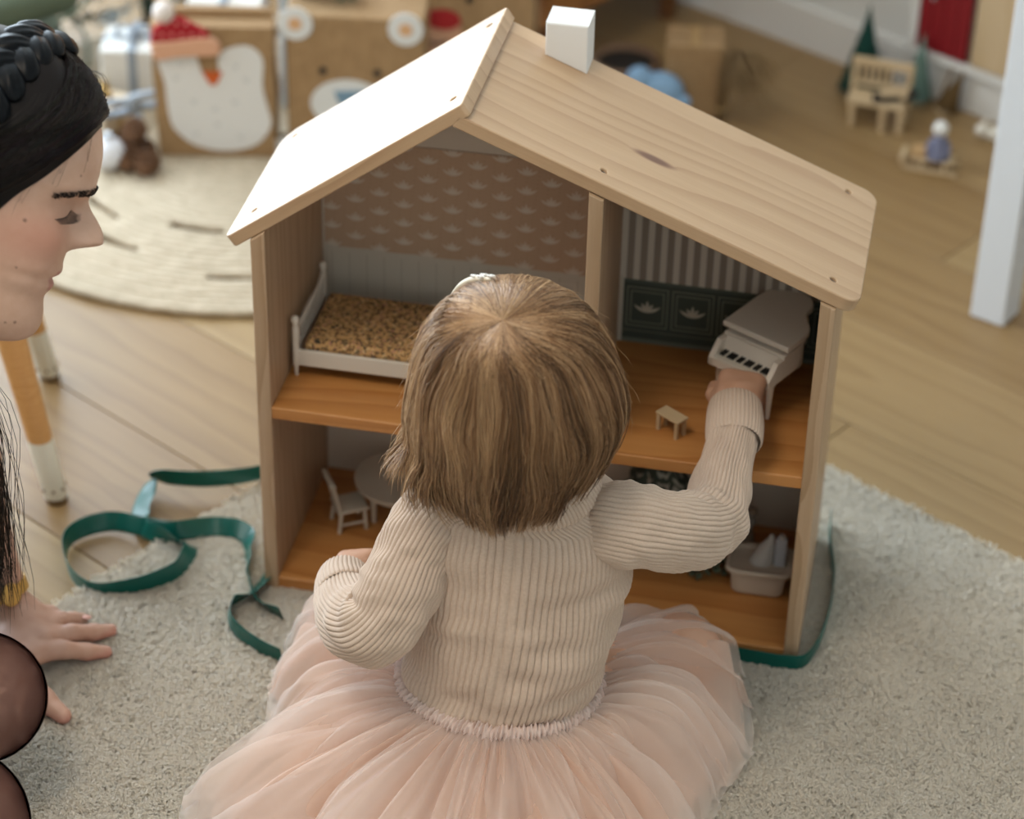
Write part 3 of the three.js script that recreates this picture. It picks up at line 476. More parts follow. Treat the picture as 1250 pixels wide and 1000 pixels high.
// ---------------------------------------------------------------- far right: the little elf scene by the wall
{
  const fl = FLOOR, at = (u, v) => room(u, fl, v).toArray();
  const door = thing('elf_door', 'miniature red door in a white frame beside a pale wooden panel on the back wall', 'miniature door', room(-0.075, 0.052, 1.394).toArray(), -PHI);
  const red = std(0x7d0b16, 0.5); const planks = [];
  obj('door_frame', [mv(box(0.19, 0.012, 0.012), 0, 0.004, 0.006), mv(box(0.012, 0.17, 0.012), -0.089, 0.09, 0.006), mv(box(0.19, 0.012, 0.012), 0, 0.176, 0.006)], M.white, door);
  for (let i = 0; i < 4; i++) obj('door_board', mv(box(0.0195, 0.16, 0.007, 0.001), -0.0715 + i * 0.02, 0.092, 0.008), red, door);
  obj('side_panel', mv(board(0.09, 0.16, 0.008, 0.001, 'y'), 0.052, 0.092, 0.008), M.birch, door); obj('doorknob', ball(-0.06, 0.09, 0.0145, 0.0035), M.steel, door);
  obj('door_leaf_panel', mv(box(0.05, 0.05, 0.002, 0.001), -0.041, 0.125, 0.0115), red, door);
  // small bench with a dark toy lying on it
  const b = thing('miniature_bench', 'miniature pale wooden bench with slatted back in front of the green felt tree', 'toy bench', [0.524, fl, -1.186], -0.12);
  obj('seat', mv(board(0.078, 0.005, 0.04, 0.001, 'x'), 0, 0.038, 0.012), M.birch, b);
  for (const [x, z, y] of [[-0.03, 0.028, 0.037], [0.012, 0.032, 0.037], [-0.038, -0.012, 0.078], [0.038, -0.012, 0.078], [0.036, 0.028, 0.037]]) obj('leg', mv(board(0.0075, y, 0.0075, 0.001, 'y'), x, y / 2, z), M.birch, b);
  obj('back_rail', mv(board(0.084, 0.012, 0.006, 0.001, 'x'), 0, 0.079, -0.012), M.birch, b); obj('back_rail', mv(board(0.08, 0.006, 0.006, 0.001, 'x'), 0, 0.048, -0.012), M.birch, b);
  for (let i = 0; i < 5; i++) obj('slat', mv(board(0.005, 0.028, 0.004, 0.001, 'y'), -0.028 + i * 0.0095, 0.062, -0.012), M.birch, b);
  obj('back_board', mv(box(0.046, 0.026, 0.002), -0.009, 0.062, -0.0165), M.black, b); obj('armrest', mv(board(0.006, 0.005, 0.045, 0.001, 'z'), 0.037, 0.055, 0.01), M.birch, b);
  const k = thing('toy_skis', 'dark toy sled lying across the miniature bench', 'toy', [0.542, fl + 0.0405, -1.168], 0.35);
  obj('runner', tube([[-0.026, 0.003, 0], [0, 0.002, 0.002], [0.026, 0.004, 0], [0.034, 0.013, -0.002]], 0.004, 16, 8), M.black, k); obj('runner', tube([[-0.022, 0.003, -0.014], [0, 0.003, -0.013], [0.024, 0.005, -0.014], [0.03, 0.013, -0.014]], 0.004, 16, 8), M.black, k); obj('seat', mv(board(0.04, 0.003, 0.018, 0.001, 'x'), 0.004, 0.009, -0.007), M.birch, k);
  const cone = (name, label, pos, h, r, col, lean, stem) => { const t = thing(name, label, 'toy tree', pos), R = rng(h * 9999), list = []; for (let i = 0; i < 900; i++) { const y = Math.sqrt(R()) , a = R() * 6.283, rr = r * y, Y = h * (1 - y) + 0.012; list.push({ pts: [V3(0, Y + 0.002, 0), V3(Math.cos(a) * rr * 0.6, Y, Math.sin(a) * rr * 0.6), V3(Math.cos(a) * rr, Y - 0.006, Math.sin(a) * rr)], r: 0.0011 }); }
    obj('bristles', strands(list), std(col, 0.9), t, { kind: 'stuff' }); obj('core', mv(new THREE.ConeGeometry(r * 0.8, h * 0.95, 20), 0, 0.012 + h * 0.475, 0), std(col, 0.95), t); obj('stem', mv(cyl(0.003, 0.003, 0.016), 0, 0.008, 0), M.birch, t); obj('foot', mv(cyl(0.012, 0.013, 0.005), 0, 0.0025, 0), M.birch, t); t.rotation.z = lean; return t; };
  cone('felt_tree', 'dark green cone tree standing behind the miniature bench', [0.497, fl, -1.258], 0.125, 0.036, 0x0c3f36, 0);
  cone('pale_tree', 'pale grey-green cone tree right of the miniature bench', [0.572, fl, -1.25], 0.095, 0.023, 0x6f8a80, -0.02);
  cone('brown_tree', 'brown bristle tree leaning below the red miniature door', [0.612, fl, -1.232], 0.062, 0.018, 0x6b5330, -0.32);
  const st = thing('thin_stick', 'thin brown stick leaning on the wall before the red miniature door', 'stick', [0.603, fl, -1.242]); obj('shaft', tube([[0, 0, 0], [0.012, 0.05, -0.006], [0.027, 0.115, -0.012]], 0.002, 8, 8), std(0x7d5a2c, 0.8), st); obj('tip', ball(0.027, 0.116, -0.012, 0.0026), std(0x7d5a2c, 0.8), st);
  // sled with a seated gnome
  const sl = thing('miniature_sled', 'miniature wooden sled on the floor under the grey gnome', 'toy sled', [0.606, fl, -1.068], -0.1);
  obj('deck', mv(board(0.052, 0.004, 0.026, 0.001, 'x'), 0.002, 0.0155, 0), M.birch, sl); for (const z of [-0.014, 0.014]) { obj('runner', tube([[-0.04, 0.016, z], [-0.034, 0.004, z], [-0.02, 0.0025, z], [0.034, 0.0025, z]], 0.0026, 16, 8), M.birch, sl); obj('strut', mv(cyl(0.002, 0.002, 0.014, 8), 0.018, 0.009, z), M.birch, sl); obj('strut', mv(cyl(0.002, 0.002, 0.014, 8), -0.012, 0.009, z), M.birch, sl); }
  obj('crossbar', mv(board(0.006, 0.005, 0.034, 0.001, 'z'), -0.038, 0.017, 0), M.birch, sl); obj('basket', mv(box(0.02, 0.012, 0.022, 0.003), -0.0175, 0.0225, 0), std(0xb08e63, 0.8), sl);
  const gn = thing('gnome_figure', 'grey cone-shaped gnome with a white round head riding the sled', 'gnome', [0.612, fl + 0.0175, -1.068]);
  obj('body', new THREE.LatheGeometry([[0, 0], [0.0165, 0], [0.0165, 0.003], [0.010, 0.022], [0.006, 0.034], [0, 0.036]].map((q) => new THREE.Vector2(...q)), 24), std(0x6f7289, 0.9), gn); obj('head', ball(0, 0.042, 0, 0.0105), std(0xd9d8d4, 0.7), gn); for (const s of [-1, 1]) obj('arm', tube([[s * 0.007, 0.028, 0], [s * 0.013, 0.018, 0.004], [s * 0.011, 0.01, 0.012]], 0.003, 8, 8), std(0x6f7289, 0.9), gn);
  const wt = thing('white_toy', 'small white bunny-like toy on the floor by the baseboard at far right', 'toy', [0.678, fl, -1.168]); const wm = std(0xd8d2c6, 0.8); obj('body', ball(0.005, 0.009, 0, 0.016, 0.010, 0.011), wm, wt); obj('head', ball(-0.012, 0.014, 0.003, 0.009), wm, wt); for (const z of [-0.004, 0.004]) obj('ear', ball(-0.008, 0.022, z, 0.003, 0.007, 0.003), wm, wt);
}

// ---------------------------------------------------------------- behind the house: gift bags, boxes and the tree
const FLO = FLOOR + 0.012;                             // on the jute rug
{
  const cut = (outline, depth, bevel = 0.0006) => { const s = new THREE.Shape(); const c = spline([...outline, outline[0]].map((p) => V3(p[0], p[1], 0))); const pts = c.getPoints(90); s.setFromPoints(pts.slice(0, -1).map((p) => new THREE.Vector2(p.x, p.y))); return new THREE.ExtrudeGeometry(s, { depth, bevelEnabled: true, bevelThickness: bevel, bevelSize: bevel, bevelSegments: 1 }); };
  const disc = (x, y, z, rx, ry, d = 0.0016) => mv(cyl(1, 1, d, 32).rotateX(Math.PI / 2).applyMatrix4(new THREE.Matrix4().makeScale(rx, ry, 1)), x, y, z);
  const bagGeo = (w, h, d, seed) => { const g = new THREE.BoxGeometry(w, h, d, 14, 18, 6).translate(0, h / 2, 0), p = g.attributes.position; for (let i = 0; i < p.count; i++) { const t = p.getY(i) / h, k = 0.003 * noise3(p.getX(i) * 14, p.getY(i) * 14, seed); p.setZ(i, p.getZ(i) > 0.03 ? p.getZ(i) : p.getZ(i) < 0 ? p.getZ(i) * (1 - 0.75 * t * t) + k : p.getZ(i)); p.setX(i, p.getX(i) * (1 + 0.02 * t) + k * 0.4); } g.computeVertexNormals(); return g; };
  const bag = thing('penguin_gift_bag', 'brown paper gift bag with a white penguin in a red bobble hat', 'gift bag', [-0.318, FLO, -0.893], 0.20);
  obj('paper_bag', bagGeo(0.152, 0.185, 0.07, 3), M.kraft, bag); obj('folded_top', mv(box(0.15, 0.02, 0.012, 0.002), 0, 0.186, 0), M.kraft, bag);
  const spot = ctex(512, 512, (c, W, Hh) => { c.fillStyle = '#d9d9d8'; c.fillRect(0, 0, W, Hh); c.strokeStyle = '#9aa0a6'; c.lineWidth = 4; for (const [x, y] of [[0.2, 0.14], [0.14, 0.27], [0.72, 0.15], [0.82, 0.28], [0.3, 0.5], [0.7, 0.5], [0.5, 0.57], [0.52, 0.72], [0.3, 0.82], [0.74, 0.84]]) { c.beginPath(); c.moveTo(x * W - 14, y * Hh - 10); c.lineTo(x * W, y * Hh + 10); c.lineTo(x * W + 14, y * Hh - 10); c.stroke(); } });
const pg = cut([[-0.0698, 0.1411], [-0.0514, 0.1450], [-0.0240, 0.1438], [-0.0184, 0.1276], [-0.0123, 0.1102], [-0.0012, 0.1016], [0.0086, 0.1114], [0.0073, 0.1276], [0.0098, 0.1411], [0.0269, 0.1513], [0.0490, 0.1520], [0.0637, 0.1346], [0.0620, 0.0974], [0.0674, 0.0673], [0.0715, 0.0418], [0.0563, 0.0162], [0.0318, 0.0051], [0.0000, 0.0032], [-0.0318, 0.0128], [-0.0539, 0.0348], [-0.0600, 0.0626], [-0.0617, 0.0974], [-0.0681, 0.1230]], 0.0015); { const p = pg.attributes.position, uv = pg.attributes.uv; for (let i = 0; i < p.count; i++) uv.setXY(i, (p.getX(i) + 0.066) / 0.132, p.getY(i) / 0.147); }
  const face = obj('penguin_cutout', mv(pg, 0, 0.006, 0.0345), std(0xffffff, 0.75, { map: spot }), bag);
  obj('beak', mv(poly([[-0.0135, 0.117], [0.0125, 0.117], [0.004, 0.0995], [-0.001, 0.098], [-0.005, 0.0995]], 0.002, 0.0006), 0, 0.006, 0.036), std(0xc2591c, 0.7), bag);
  const knit = std(0xffffff, 0.95, { map: ctex(256, 128, (c, W, Hh) => { c.fillStyle = '#9c1420'; c.fillRect(0, 0, W, Hh); c.fillStyle = '#d98a86'; for (let i = 0; i < 9; i++) for (let j = 0; j < 4; j++) { c.beginPath(); c.arc(i * 32 + (j % 2) * 16, j * 34 + 12, 6, 0, 6.3); c.fill(); } }) });
  obj('hat', cut([[-0.0747, 0.1641], [-0.0711, 0.1780], [-0.0588, 0.1884], [-0.0392, 0.1954], [-0.0221, 0.1861], [-0.0037, 0.1734], [-0.0221, 0.1687], [-0.0490, 0.1659]], 0.006, 0.002).translate(0, 0.004, 0.038), knit, bag); { const h = bag.children[bag.children.length - 1], p = h.geometry.attributes.position, uv = h.geometry.attributes.uv; for (let i = 0; i < p.count; i++) uv.setXY(i, (p.getX(i) + 0.08) / 0.1, (p.getY(i) - 0.14) / 0.06); }
  obj('hat_brim', cut([[-0.0740, 0.1543], [-0.0735, 0.1605], [-0.0490, 0.1636], [-0.0196, 0.1682], [0.0000, 0.1682], [0.0086, 0.1612], [0.0086, 0.1496], [-0.0123, 0.1473], [-0.0392, 0.1462], [-0.0686, 0.1411]], 0.007, 0.002).translate(0, 0.004, 0.040), std(0xd0a083, 0.95), bag); obj('bobble', ball(-0.058, 0.207, 0.040, 0.014), std(0xd9cfc8, 1), bag);
  // bear box
  const bear = thing('bear_gift_box', 'brown gift box with a white-muzzled bear face, blue nose and round white ears', 'gift box', [-0.139, FLO, -0.935], 0.13);
  obj('carton', box(0.178, 0.2, 0.075, 0.003).translate(0, 0.1, 0), M.kraft, bear);
  const wp = std(0xd6d8d8, 0.7), pk = std(0xd2a67c, 0.8), bl = std(0x6f8fa6, 0.7), dk = std(0x241d18, 0.6);
  for (const [x, y] of [[-0.075, 0.189], [0.066, 0.188]]) { obj('ear', disc(x, y, 0.0395, 0.0225, 0.0225), wp, bear); obj('ear_centre', disc(x, y, 0.0408, 0.0085, 0.0085), pk, bear); }
  for (const x of [-0.041, 0.029]) obj('eye', disc(x, 0.124, 0.039, 0.0052, 0.0052), dk, bear);
  obj('muzzle', disc(-0.008, 0.077, 0.0388, 0.05, 0.036), wp, bear); obj('nose', cut([[-0.028, 0.096], [0.018, 0.097], [0.012, 0.078], [-0.006, 0.066], [-0.022, 0.08]], 0.0012).translate(0.002, 0, 0.0395), bl, bear); obj('cheek', disc(-0.092, 0.01, 0.039, 0.02, 0.014), wp, bear);
  // reindeer box
  const deer = thing('reindeer_gift_box', 'tall brown gift box with a red-nosed reindeer face behind the bear box', 'gift box', [-0.037, FLO, -1.062], 0.10);
  obj('carton', box(0.215, 0.27, 0.09, 0.003).translate(0, 0.135, 0), M.kraft, deer); obj('muzzle', disc(-0.022, 0.131, 0.0462, 0.036, 0.034), std(0xc79a7d, 0.8), deer); obj('nose', disc(-0.012, 0.154, 0.0478, 0.0235, 0.0145), std(0x9c121c, 0.45), deer); for (const x of [-0.056, 0.022]) obj('eye', disc(x, 0.184, 0.0462, 0.0055, 0.0055), dk, deer); obj('mouth', tube([[-0.035, 0.123, 0.0475], [-0.02, 0.118, 0.0475], [-0.005, 0.123, 0.0475]], 0.0015, 10, 6), dk, deer);
  // boxes, a pot, a basket and a toy to the right
  const cb = thing('cardboard_box', 'small upright cardboard box behind the chimney, next to the dried grass', 'box', [0.272, FLOOR, -1.165], 0.12);
  obj('carton', box(0.078, 0.105, 0.066, 0.002).translate(0, 0.0525, 0), M.kraft, cb); for (const z of [-0.017, 0.017]) obj('flap', mv(box(0.076, 0.0015, 0.031, 0.0005), 0, 0.106, z), M.kraft, cb); obj('tape', mv(box(0.012, 0.001, 0.064, 0.0003), 0, 0.1072, 0), std(0xa98a5e, 0.4), cb);
  const blue = thing('blue_plush', 'pale blue and white plush toy before the cardboard box', 'plush toy', [0.222, FLOOR, -1.112]); const bc = std(0x7f9fbd, 0.95); obj('body', ball(0.012, 0.046, 0, 0.033, 0.027, 0.026), bc, blue); obj('head', ball(-0.016, 0.062, 0.004, 0.019), bc, blue); obj('belly', ball(-0.016, 0.03, 0.012, 0.018, 0.022, 0.015), std(0xd5d2cc, 0.95), blue); obj('tail', ball(0.04, 0.038, 0.006, 0.016, 0.010, 0.01), bc, blue); obj('foot', ball(-0.012, 0.006, 0.014, 0.012, 0.007, 0.013), std(0xd5d2cc, 0.95), blue);
  const pot = thing('brown_planter', 'round brown planter half hidden behind the white chimney', 'planter', [0.178, FLOOR, -1.165]); obj('bowl', new THREE.LatheGeometry([[0, 0], [0.034, 0], [0.05, 0.03], [0.048, 0.06], [0.043, 0.066], [0.04, 0.06], [0.038, 0.05], [0, 0.05]].map((q) => new THREE.Vector2(...q)), 32), std(0x6d5440, 0.8), pot); obj('soil', mv(cyl(0.04, 0.04, 0.004), 0, 0.053, 0), M.dark, pot);
  const sb = thing('sideboard', 'orange-brown wooden sideboard by the back wall, hidden behind the chimney', 'sideboard', room(-0.84, FLOOR, 1.205).toArray(), -PHI);
  obj('carcass', mv(board(0.64, 0.80, 0.36, 0.004, 'x'), 0, 0.50, 0), std(0xffffff, 0.5, { map: woodTex(0xa8713c, 0x7a4d25, 71, { w: 512, h: 256 }) }), sb);
  for (const x of [-0.16, 0.16]) { const d = obj('door', mv(board(0.30, 0.72, 0.012, 0.003, 'y'), x, 0.5, 0.186), M.shelf, sb); obj('knob', ball(x - Math.sign(x) * 0.12, 0.52, 0.2, 0.011), M.steel, d); }
  for (const x of [-0.28, 0.28]) for (const z of [-0.14, 0.14]) obj('leg', mv(cyl(0.018, 0.013, 0.1), x, 0.05, z), std(0x6d4522, 0.6), sb);
  const gr = thing('dried_grass', 'bundle of brown dried grass arching beside the cardboard box', 'dried grass', [0.315, FLOOR, -1.135]); { const R = rng(91), list = []; for (let i = 0; i < 130; i++) { const a = R() * 1.7 - 0.35, l = 0.10 + R() * 0.07, b = 0.02 + R() * 0.045, x = (R() - 0.5) * 0.012, z = (R() - 0.5) * 0.012; const pts = []; for (let k = 0; k < 9; k++) { const t = k / 8; pts.push(V3(x + Math.cos(a) * b * t * t * 1.3, Math.max(0.002, l * (1.5 * t - 1.05 * t * t * t)), z + Math.sin(a) * b * t * t * 1.3)); } list.push({ pts, r: 0.0007 + R() * 0.0006 }); } obj('stalks', strands(list), std(0x7d6544, 0.9), gr, { kind: 'stuff' }); obj('tie', mv(new THREE.TorusGeometry(0.009, 0.002, 8, 20).rotateX(Math.PI / 2), 0, 0.02, 0), std(0x9c8156, 0.9), gr); }
}
{
  // pine cones in a heap at the foot of the penguin bag
  const R = rng(17), coneG = (() => { const g = []; for (let k = 0; k < 46; k++) { const t = k / 46, a = k * 2.4, r = 0.013 * Math.sin(Math.PI * (0.15 + t * 0.8)); g.push(mv(ball(0, 0, 0, 0.006, 0.0018, 0.0045, 7), Math.cos(a) * r, t * 0.04, Math.sin(a) * r, 0, -a, 0.5)); } return merge(g); })();
  const cm = std(0x6f4f36, 0.8), tm = std(0xb9a48a, 0.8); let first;
  [[-0.400, -0.845, 0], [-0.425, -0.866, 0], [-0.413, -0.85, 0.03], [-0.385, -0.815, 0], [-0.412, -0.822, 0], [-0.450, -0.845, 0]].forEach(([x, z, dy], i) => {
    const lab = ['brown pine cone nearest the penguin bag', 'pine cone at the back of the little heap', 'pine cone lying on top of the heap', 'pine cone lying lowest in front of the heap', 'pine cone in the front middle of the heap', 'leftmost pine cone of the heap beside the penguin bag'][i];
    let o; if (!first) { o = first = thing('pine_cone', lab, 'pine cone'); obj('scales', coneG, cm, o, { kind: 'stuff' }); obj('stem', mv(cyl(0.0015, 0.002, 0.008), 0, -0.002, 0), tm, o); } else { o = first.clone(); o.name = numbered('pine_cone'); o.userData = { label: lab, category: 'pine cone' }; scene.add(o); }
    o.userData.group = 'pine cones by the penguin bag'; o.position.set(x, FLO + 0.013 + Math.min(dy, 0.024), z); o.rotation.set(1.4 + R() * 0.4, R() * 6, 0);
  });
  // little frosted tree among the parcels
  const tree = thing('frosted_tree', 'small frosted artificial pine tree standing among the white parcels', 'christmas tree', [-0.50, FLO, -1.16]);
  obj('trunk', mv(cyl(0.006, 0.009, 0.26, 12), 0, 0.13, 0), std(0x4d3a28, 0.9), tree); obj('stand', mv(cyl(0.03, 0.035, 0.02, 24), 0, 0.01, 0), std(0x3a2c1e, 0.8), tree);
  const snowy = [], green = [], twigs = [];
  for (let i = 0; i < 60; i++) { const y = 0.06 + 0.2 * (i / 60), a = i * 2.4, L = (0.31 - y) * 0.42 * (0.85 + R() * 0.3), d = V3(Math.cos(a), -0.12, Math.sin(a)), list = R() < 0.6 ? snowy : green; twigs.push({ pts: [V3(0, y, 0), V3(d.x * L * 0.5, y - 0.006, d.z * L * 0.5), V3(d.x * L, y - 0.005, d.z * L)], r: 0.0014 });
    for (let k = 0; k < 90; k++) { const t = 0.2 + 0.8 * Math.sqrt(R()), q = V3(d.x * L * t, y - 0.008 * Math.sin(t * 2), d.z * L * t), n = V3(R() - 0.5, R() - 0.4, R() - 0.5).normalize().multiplyScalar(0.010 + R() * 0.010).addScaledVector(d, 0.008); list.push({ pts: [q, q.clone().addScaledVector(n, 0.6), q.clone().add(n)], r: 0.0008 }); } }
  obj('branches', strands(twigs), std(0x4d3a28, 0.9), tree, { kind: 'stuff' }); obj('frosted_needles', strands(snowy), std(0xb8c4c8, 0.8), tree, { kind: 'stuff' }); obj('green_needles', strands(green), std(0x1d3a2a, 0.8), tree, { kind: 'stuff' });
  const white = std(0xdcdcd8, 0.6), silver = std(0x8f9aa6, 0.35), cream = std(0xd9c9b0, 0.7), gold = std(0xb99a60, 0.4, { metalness: 0.6 });
  const parcel = (label, x, z, w, h, d, turn, m, rm, dy = 0) => { const p = thing('wrapped_parcel', label, 'parcel', [x, FLO + dy, z], turn); obj('box_body', box(w, h, d, 0.004).translate(0, h / 2, 0), m, p); obj('ribbon_band', [mv(box(w + 0.002, h + 0.002, 0.012, 0.001), 0, h / 2, 0), mv(box(0.012, h + 0.002, d + 0.002, 0.001), 0, h / 2, 0)], rm, p); obj('bow', [0, 1, 2, 3].map((k) => mv(new THREE.TorusGeometry(0.012, 0.0035, 8, 20).scale(1, 0.7, 1), Math.cos(k * 1.57) * 0.012, h + 0.008, Math.sin(k * 1.57) * 0.012, 0.5, -k * 1.57)), rm, p); p.userData.group = undefined; return p; };
  parcel('white parcel with silver ribbon standing at the left of the penguin bag', -0.465, -1.0, 0.085, 0.085, 0.08, 0.2, white, silver);
  parcel('small flat cream parcel with a gold band lying in front of the white parcel', -0.492, -0.908, 0.075, 0.04, 0.06, -0.3, cream, gold);
  parcel('tall white parcel behind the penguin bag', -0.35, -1.06, 0.10, 0.14, 0.08, 0.1, white, silver);
  parcel('pale grey parcel wedged between the penguin bag and the bear box', -0.243, -1.035, 0.05, 0.17, 0.05, 0.1, std(0xa9b6c0, 0.6), white);
  const bow = thing('silver_bow', 'grey silver ribbon bow lying across the pine cones', 'bow', [-0.43, FLO + 0.05, -0.875], 0.5); obj('loop', mv(new THREE.TorusGeometry(0.02, 0.006, 8, 24).scale(1.5, 0.6, 1), -0.026, 0, 0, 0.4), silver, bow); obj('loop', mv(new THREE.TorusGeometry(0.02, 0.006, 8, 24).scale(1.5, 0.6, 1), 0.026, 0.006, 0, 0.4), silver, bow); obj('knot', ball(0, 0.002, 0.003, 0.009), silver, bow); obj('tail', mv(box(0.014, 0.002, 0.06, 0.0005), 0.005, -0.02, 0.022, 0.7), silver, bow);
  const balls = ['white glass bauble on the floor by the cream parcel', 'white glass bauble beside the pine cones'];
  [[-0.437, -0.795, 0.022], [-0.535, -0.84, 0.026]].forEach(([x, z, r], i) => { const b = thing('white_bauble', balls[1 - i], 'bauble', [x, FLO + r, z]); obj('glass_ball', ball(0, 0, 0, r, r, r, 32), std(0xdfe2ea, 0.25), b); obj('metal_cap', mv(cyl(0.006, 0.006, 0.008), 0, r + 0.002, 0), M.steel, b); });
  // sprig of pine on the bear box
  const sp = thing('pine_sprig', 'fresh green pine sprig lying on top of the bear box', 'sprig', [-0.19, FLO + 0.203, -0.945]); { const l = []; for (let i = 0; i < 700; i++) { const t = R(), q = V3(-0.035 + 0.075 * t, 0.008 + 0.012 * Math.sin(t * 3), -0.01 + 0.02 * R()), n = V3(R() - 0.3, R() - 0.35, R() - 0.5).normalize().multiplyScalar(0.02); l.push({ pts: [q, q.clone().addScaledVector(n, 0.6), q.clone().add(n)], r: 0.0008 }); } obj('needles', strands(l), std(0x1f5236, 0.7), sp, { kind: 'stuff' }); obj('twig', tube([[-0.035, 0.008, 0], [0, 0.018, 0], [0.04, 0.01, 0.004]], 0.002, 10, 6), std(0x5a4630, 0.9), sp); }
  // olive floor cushions behind the woman
  const ol = std(0x4b5643, 0.8, { sheen: 0.5, sheenColor: new THREE.Color(0.5, 0.6, 0.5) });
  const pad = (label, x, y, z, turn, tilt, w, h, d) => { const c = thing('floor_cushion', label, 'cushion', [x, FLOOR + y, z], turn); c.rotation.x = tilt; const g = new RoundedBoxGeometry(w, h, d, 8, h * 0.48), p = g.attributes.position; for (let i = 0; i < p.count; i++) { const X = p.getX(i) / w * 2, Z = p.getZ(i) / d * 2; p.setY(i, p.getY(i) * (1.0 - 0.35 * Math.max(X * X, Z * Z)) + 0.004 * noise3(X * 3, Z * 3, w * 40)); } g.computeVertexNormals(); obj('cover', g, ol, c); obj('piping', tube([[-w * 0.49, 0, -d * 0.49], [w * 0.49, 0, -d * 0.49], [w * 0.49, 0, d * 0.49], [-w * 0.49, 0, d * 0.49], [-w * 0.49, 0, -d * 0.47]], 0.003, 80, 8), ol, c); return c; };
  pad('olive green floor cushion lying flat at the far left beyond the woman', -0.70, 0.045, -1.02, 0.5, 0, 0.24, 0.085, 0.24);
  pad('olive green cushion leaning on the flat one at the far left', -0.685, 0.137, -1.05, 0.55, 0.35, 0.22, 0.08, 0.2);
}

// ---------------------------------------------------------------- the child, seen from behind, reaching into the house
const skin = std(0xffffff, 0.5, { vertexColors: true, sheen: 0.25, sheenColor: new THREE.Color(1, 0.7, 0.55), sheenRoughness: 0.5 });
function tint(g, fn) { const p = g.attributes.position, c = new Float32Array(p.count * 3); for (let i = 0; i < p.count; i++) c.set(fn(p.getX(i), p.getY(i), p.getZ(i)), i * 3); g.setAttribute('color', new THREE.BufferAttribute(c, 3)); return g; }
// a hand from its wrist: w, the way it points, the way its back faces, its length
const hand = (w, dir, back, len, curl, spread, thumbSide) => {   // wrist, pointing direction, back-of-hand direction
  const d = V3(...dir).normalize(), n = V3(...back).addScaledVector(d, -V3(...back).dot(d)).normalize(), s = V3().crossVectors(d, n), W = V3(...w), P = (a, b, c) => W.clone().addScaledVector(d, a * len).addScaledVector(s, b * len).addScaledVector(n, c * len).toArray();
  const L = [[P(-0.12, 0, 0), P(0.18, 0, 0), len * 0.16, len * 0.17]], F = [];
  [-0.17, -0.055, 0.06, 0.165].forEach((o, i) => { L.push([P(0.1, o * 0.7, 0), P(0.46, o, 0.02), len * 0.13, len * 0.095]); });
  [[-0.17, 0.36], [-0.058, 0.44], [0.056, 0.42], [0.162, 0.33]].forEach(([o, l], i) => { const a = P(0.46, o, 0.02), b = P(0.46 + l * 0.55, o * (1 + spread), 0.02 - curl * 0.10), c = P(0.46 + l * 0.82, o * (1 + spread * 1.6), -curl * 0.30), e = P(0.46 + l * 0.9, o * (1 + spread * 1.8), -curl * 0.46 - 0.0); F.push([a, b, len * 0.075, len * 0.07], [b, c, len * 0.07, len * 0.064], [c, e, len * 0.064, len * 0.055]); });
  const ts = thumbSide, T = [[P(0.08, ts * 0.13, -0.03), P(0.28, ts * 0.27, -0.1), len * 0.11, len * 0.085], [P(0.28, ts * 0.27, -0.1), P(0.46, ts * 0.29, -0.15), len * 0.085, len * 0.075], [P(0.46, ts * 0.29, -0.15), P(0.58, ts * 0.25, -0.2), len * 0.075, len * 0.06]];
  const palm = bones(L, len * 0.1), fs = F.map((b) => bones([b], 0.001)), fg = [0, 1, 2, 3].map((i) => bones(F.slice(i * 3, i * 3 + 3), len * 0.04)), th = bones(T, len * 0.05);
  const fn = (x, y, z) => { let q = palm(x, y, z), f = 1e9; for (const g of fg) f = Math.min(f, g(x, y, z)); q = smin(q, f, len * 0.05); return smin(q, th(x, y, z), len * 0.06); };
  const c = P(0.4, 0, 0), r = len * 0.85; return sdfGeo(fn, c.map((v) => v - r), c.map((v) => v + r), len / 36);
};
const kid = thing('person', 'small child in beige ribbed sweater and pink tulle skirt reaching into the doll house', 'child', [0.28, 0, 0.2]);
kid.updateMatrixWorld(); const inKid = (g) => g.translate(-0.28, 0, -0.2);
const HC = [0.2885, 0.4275, 0.206];
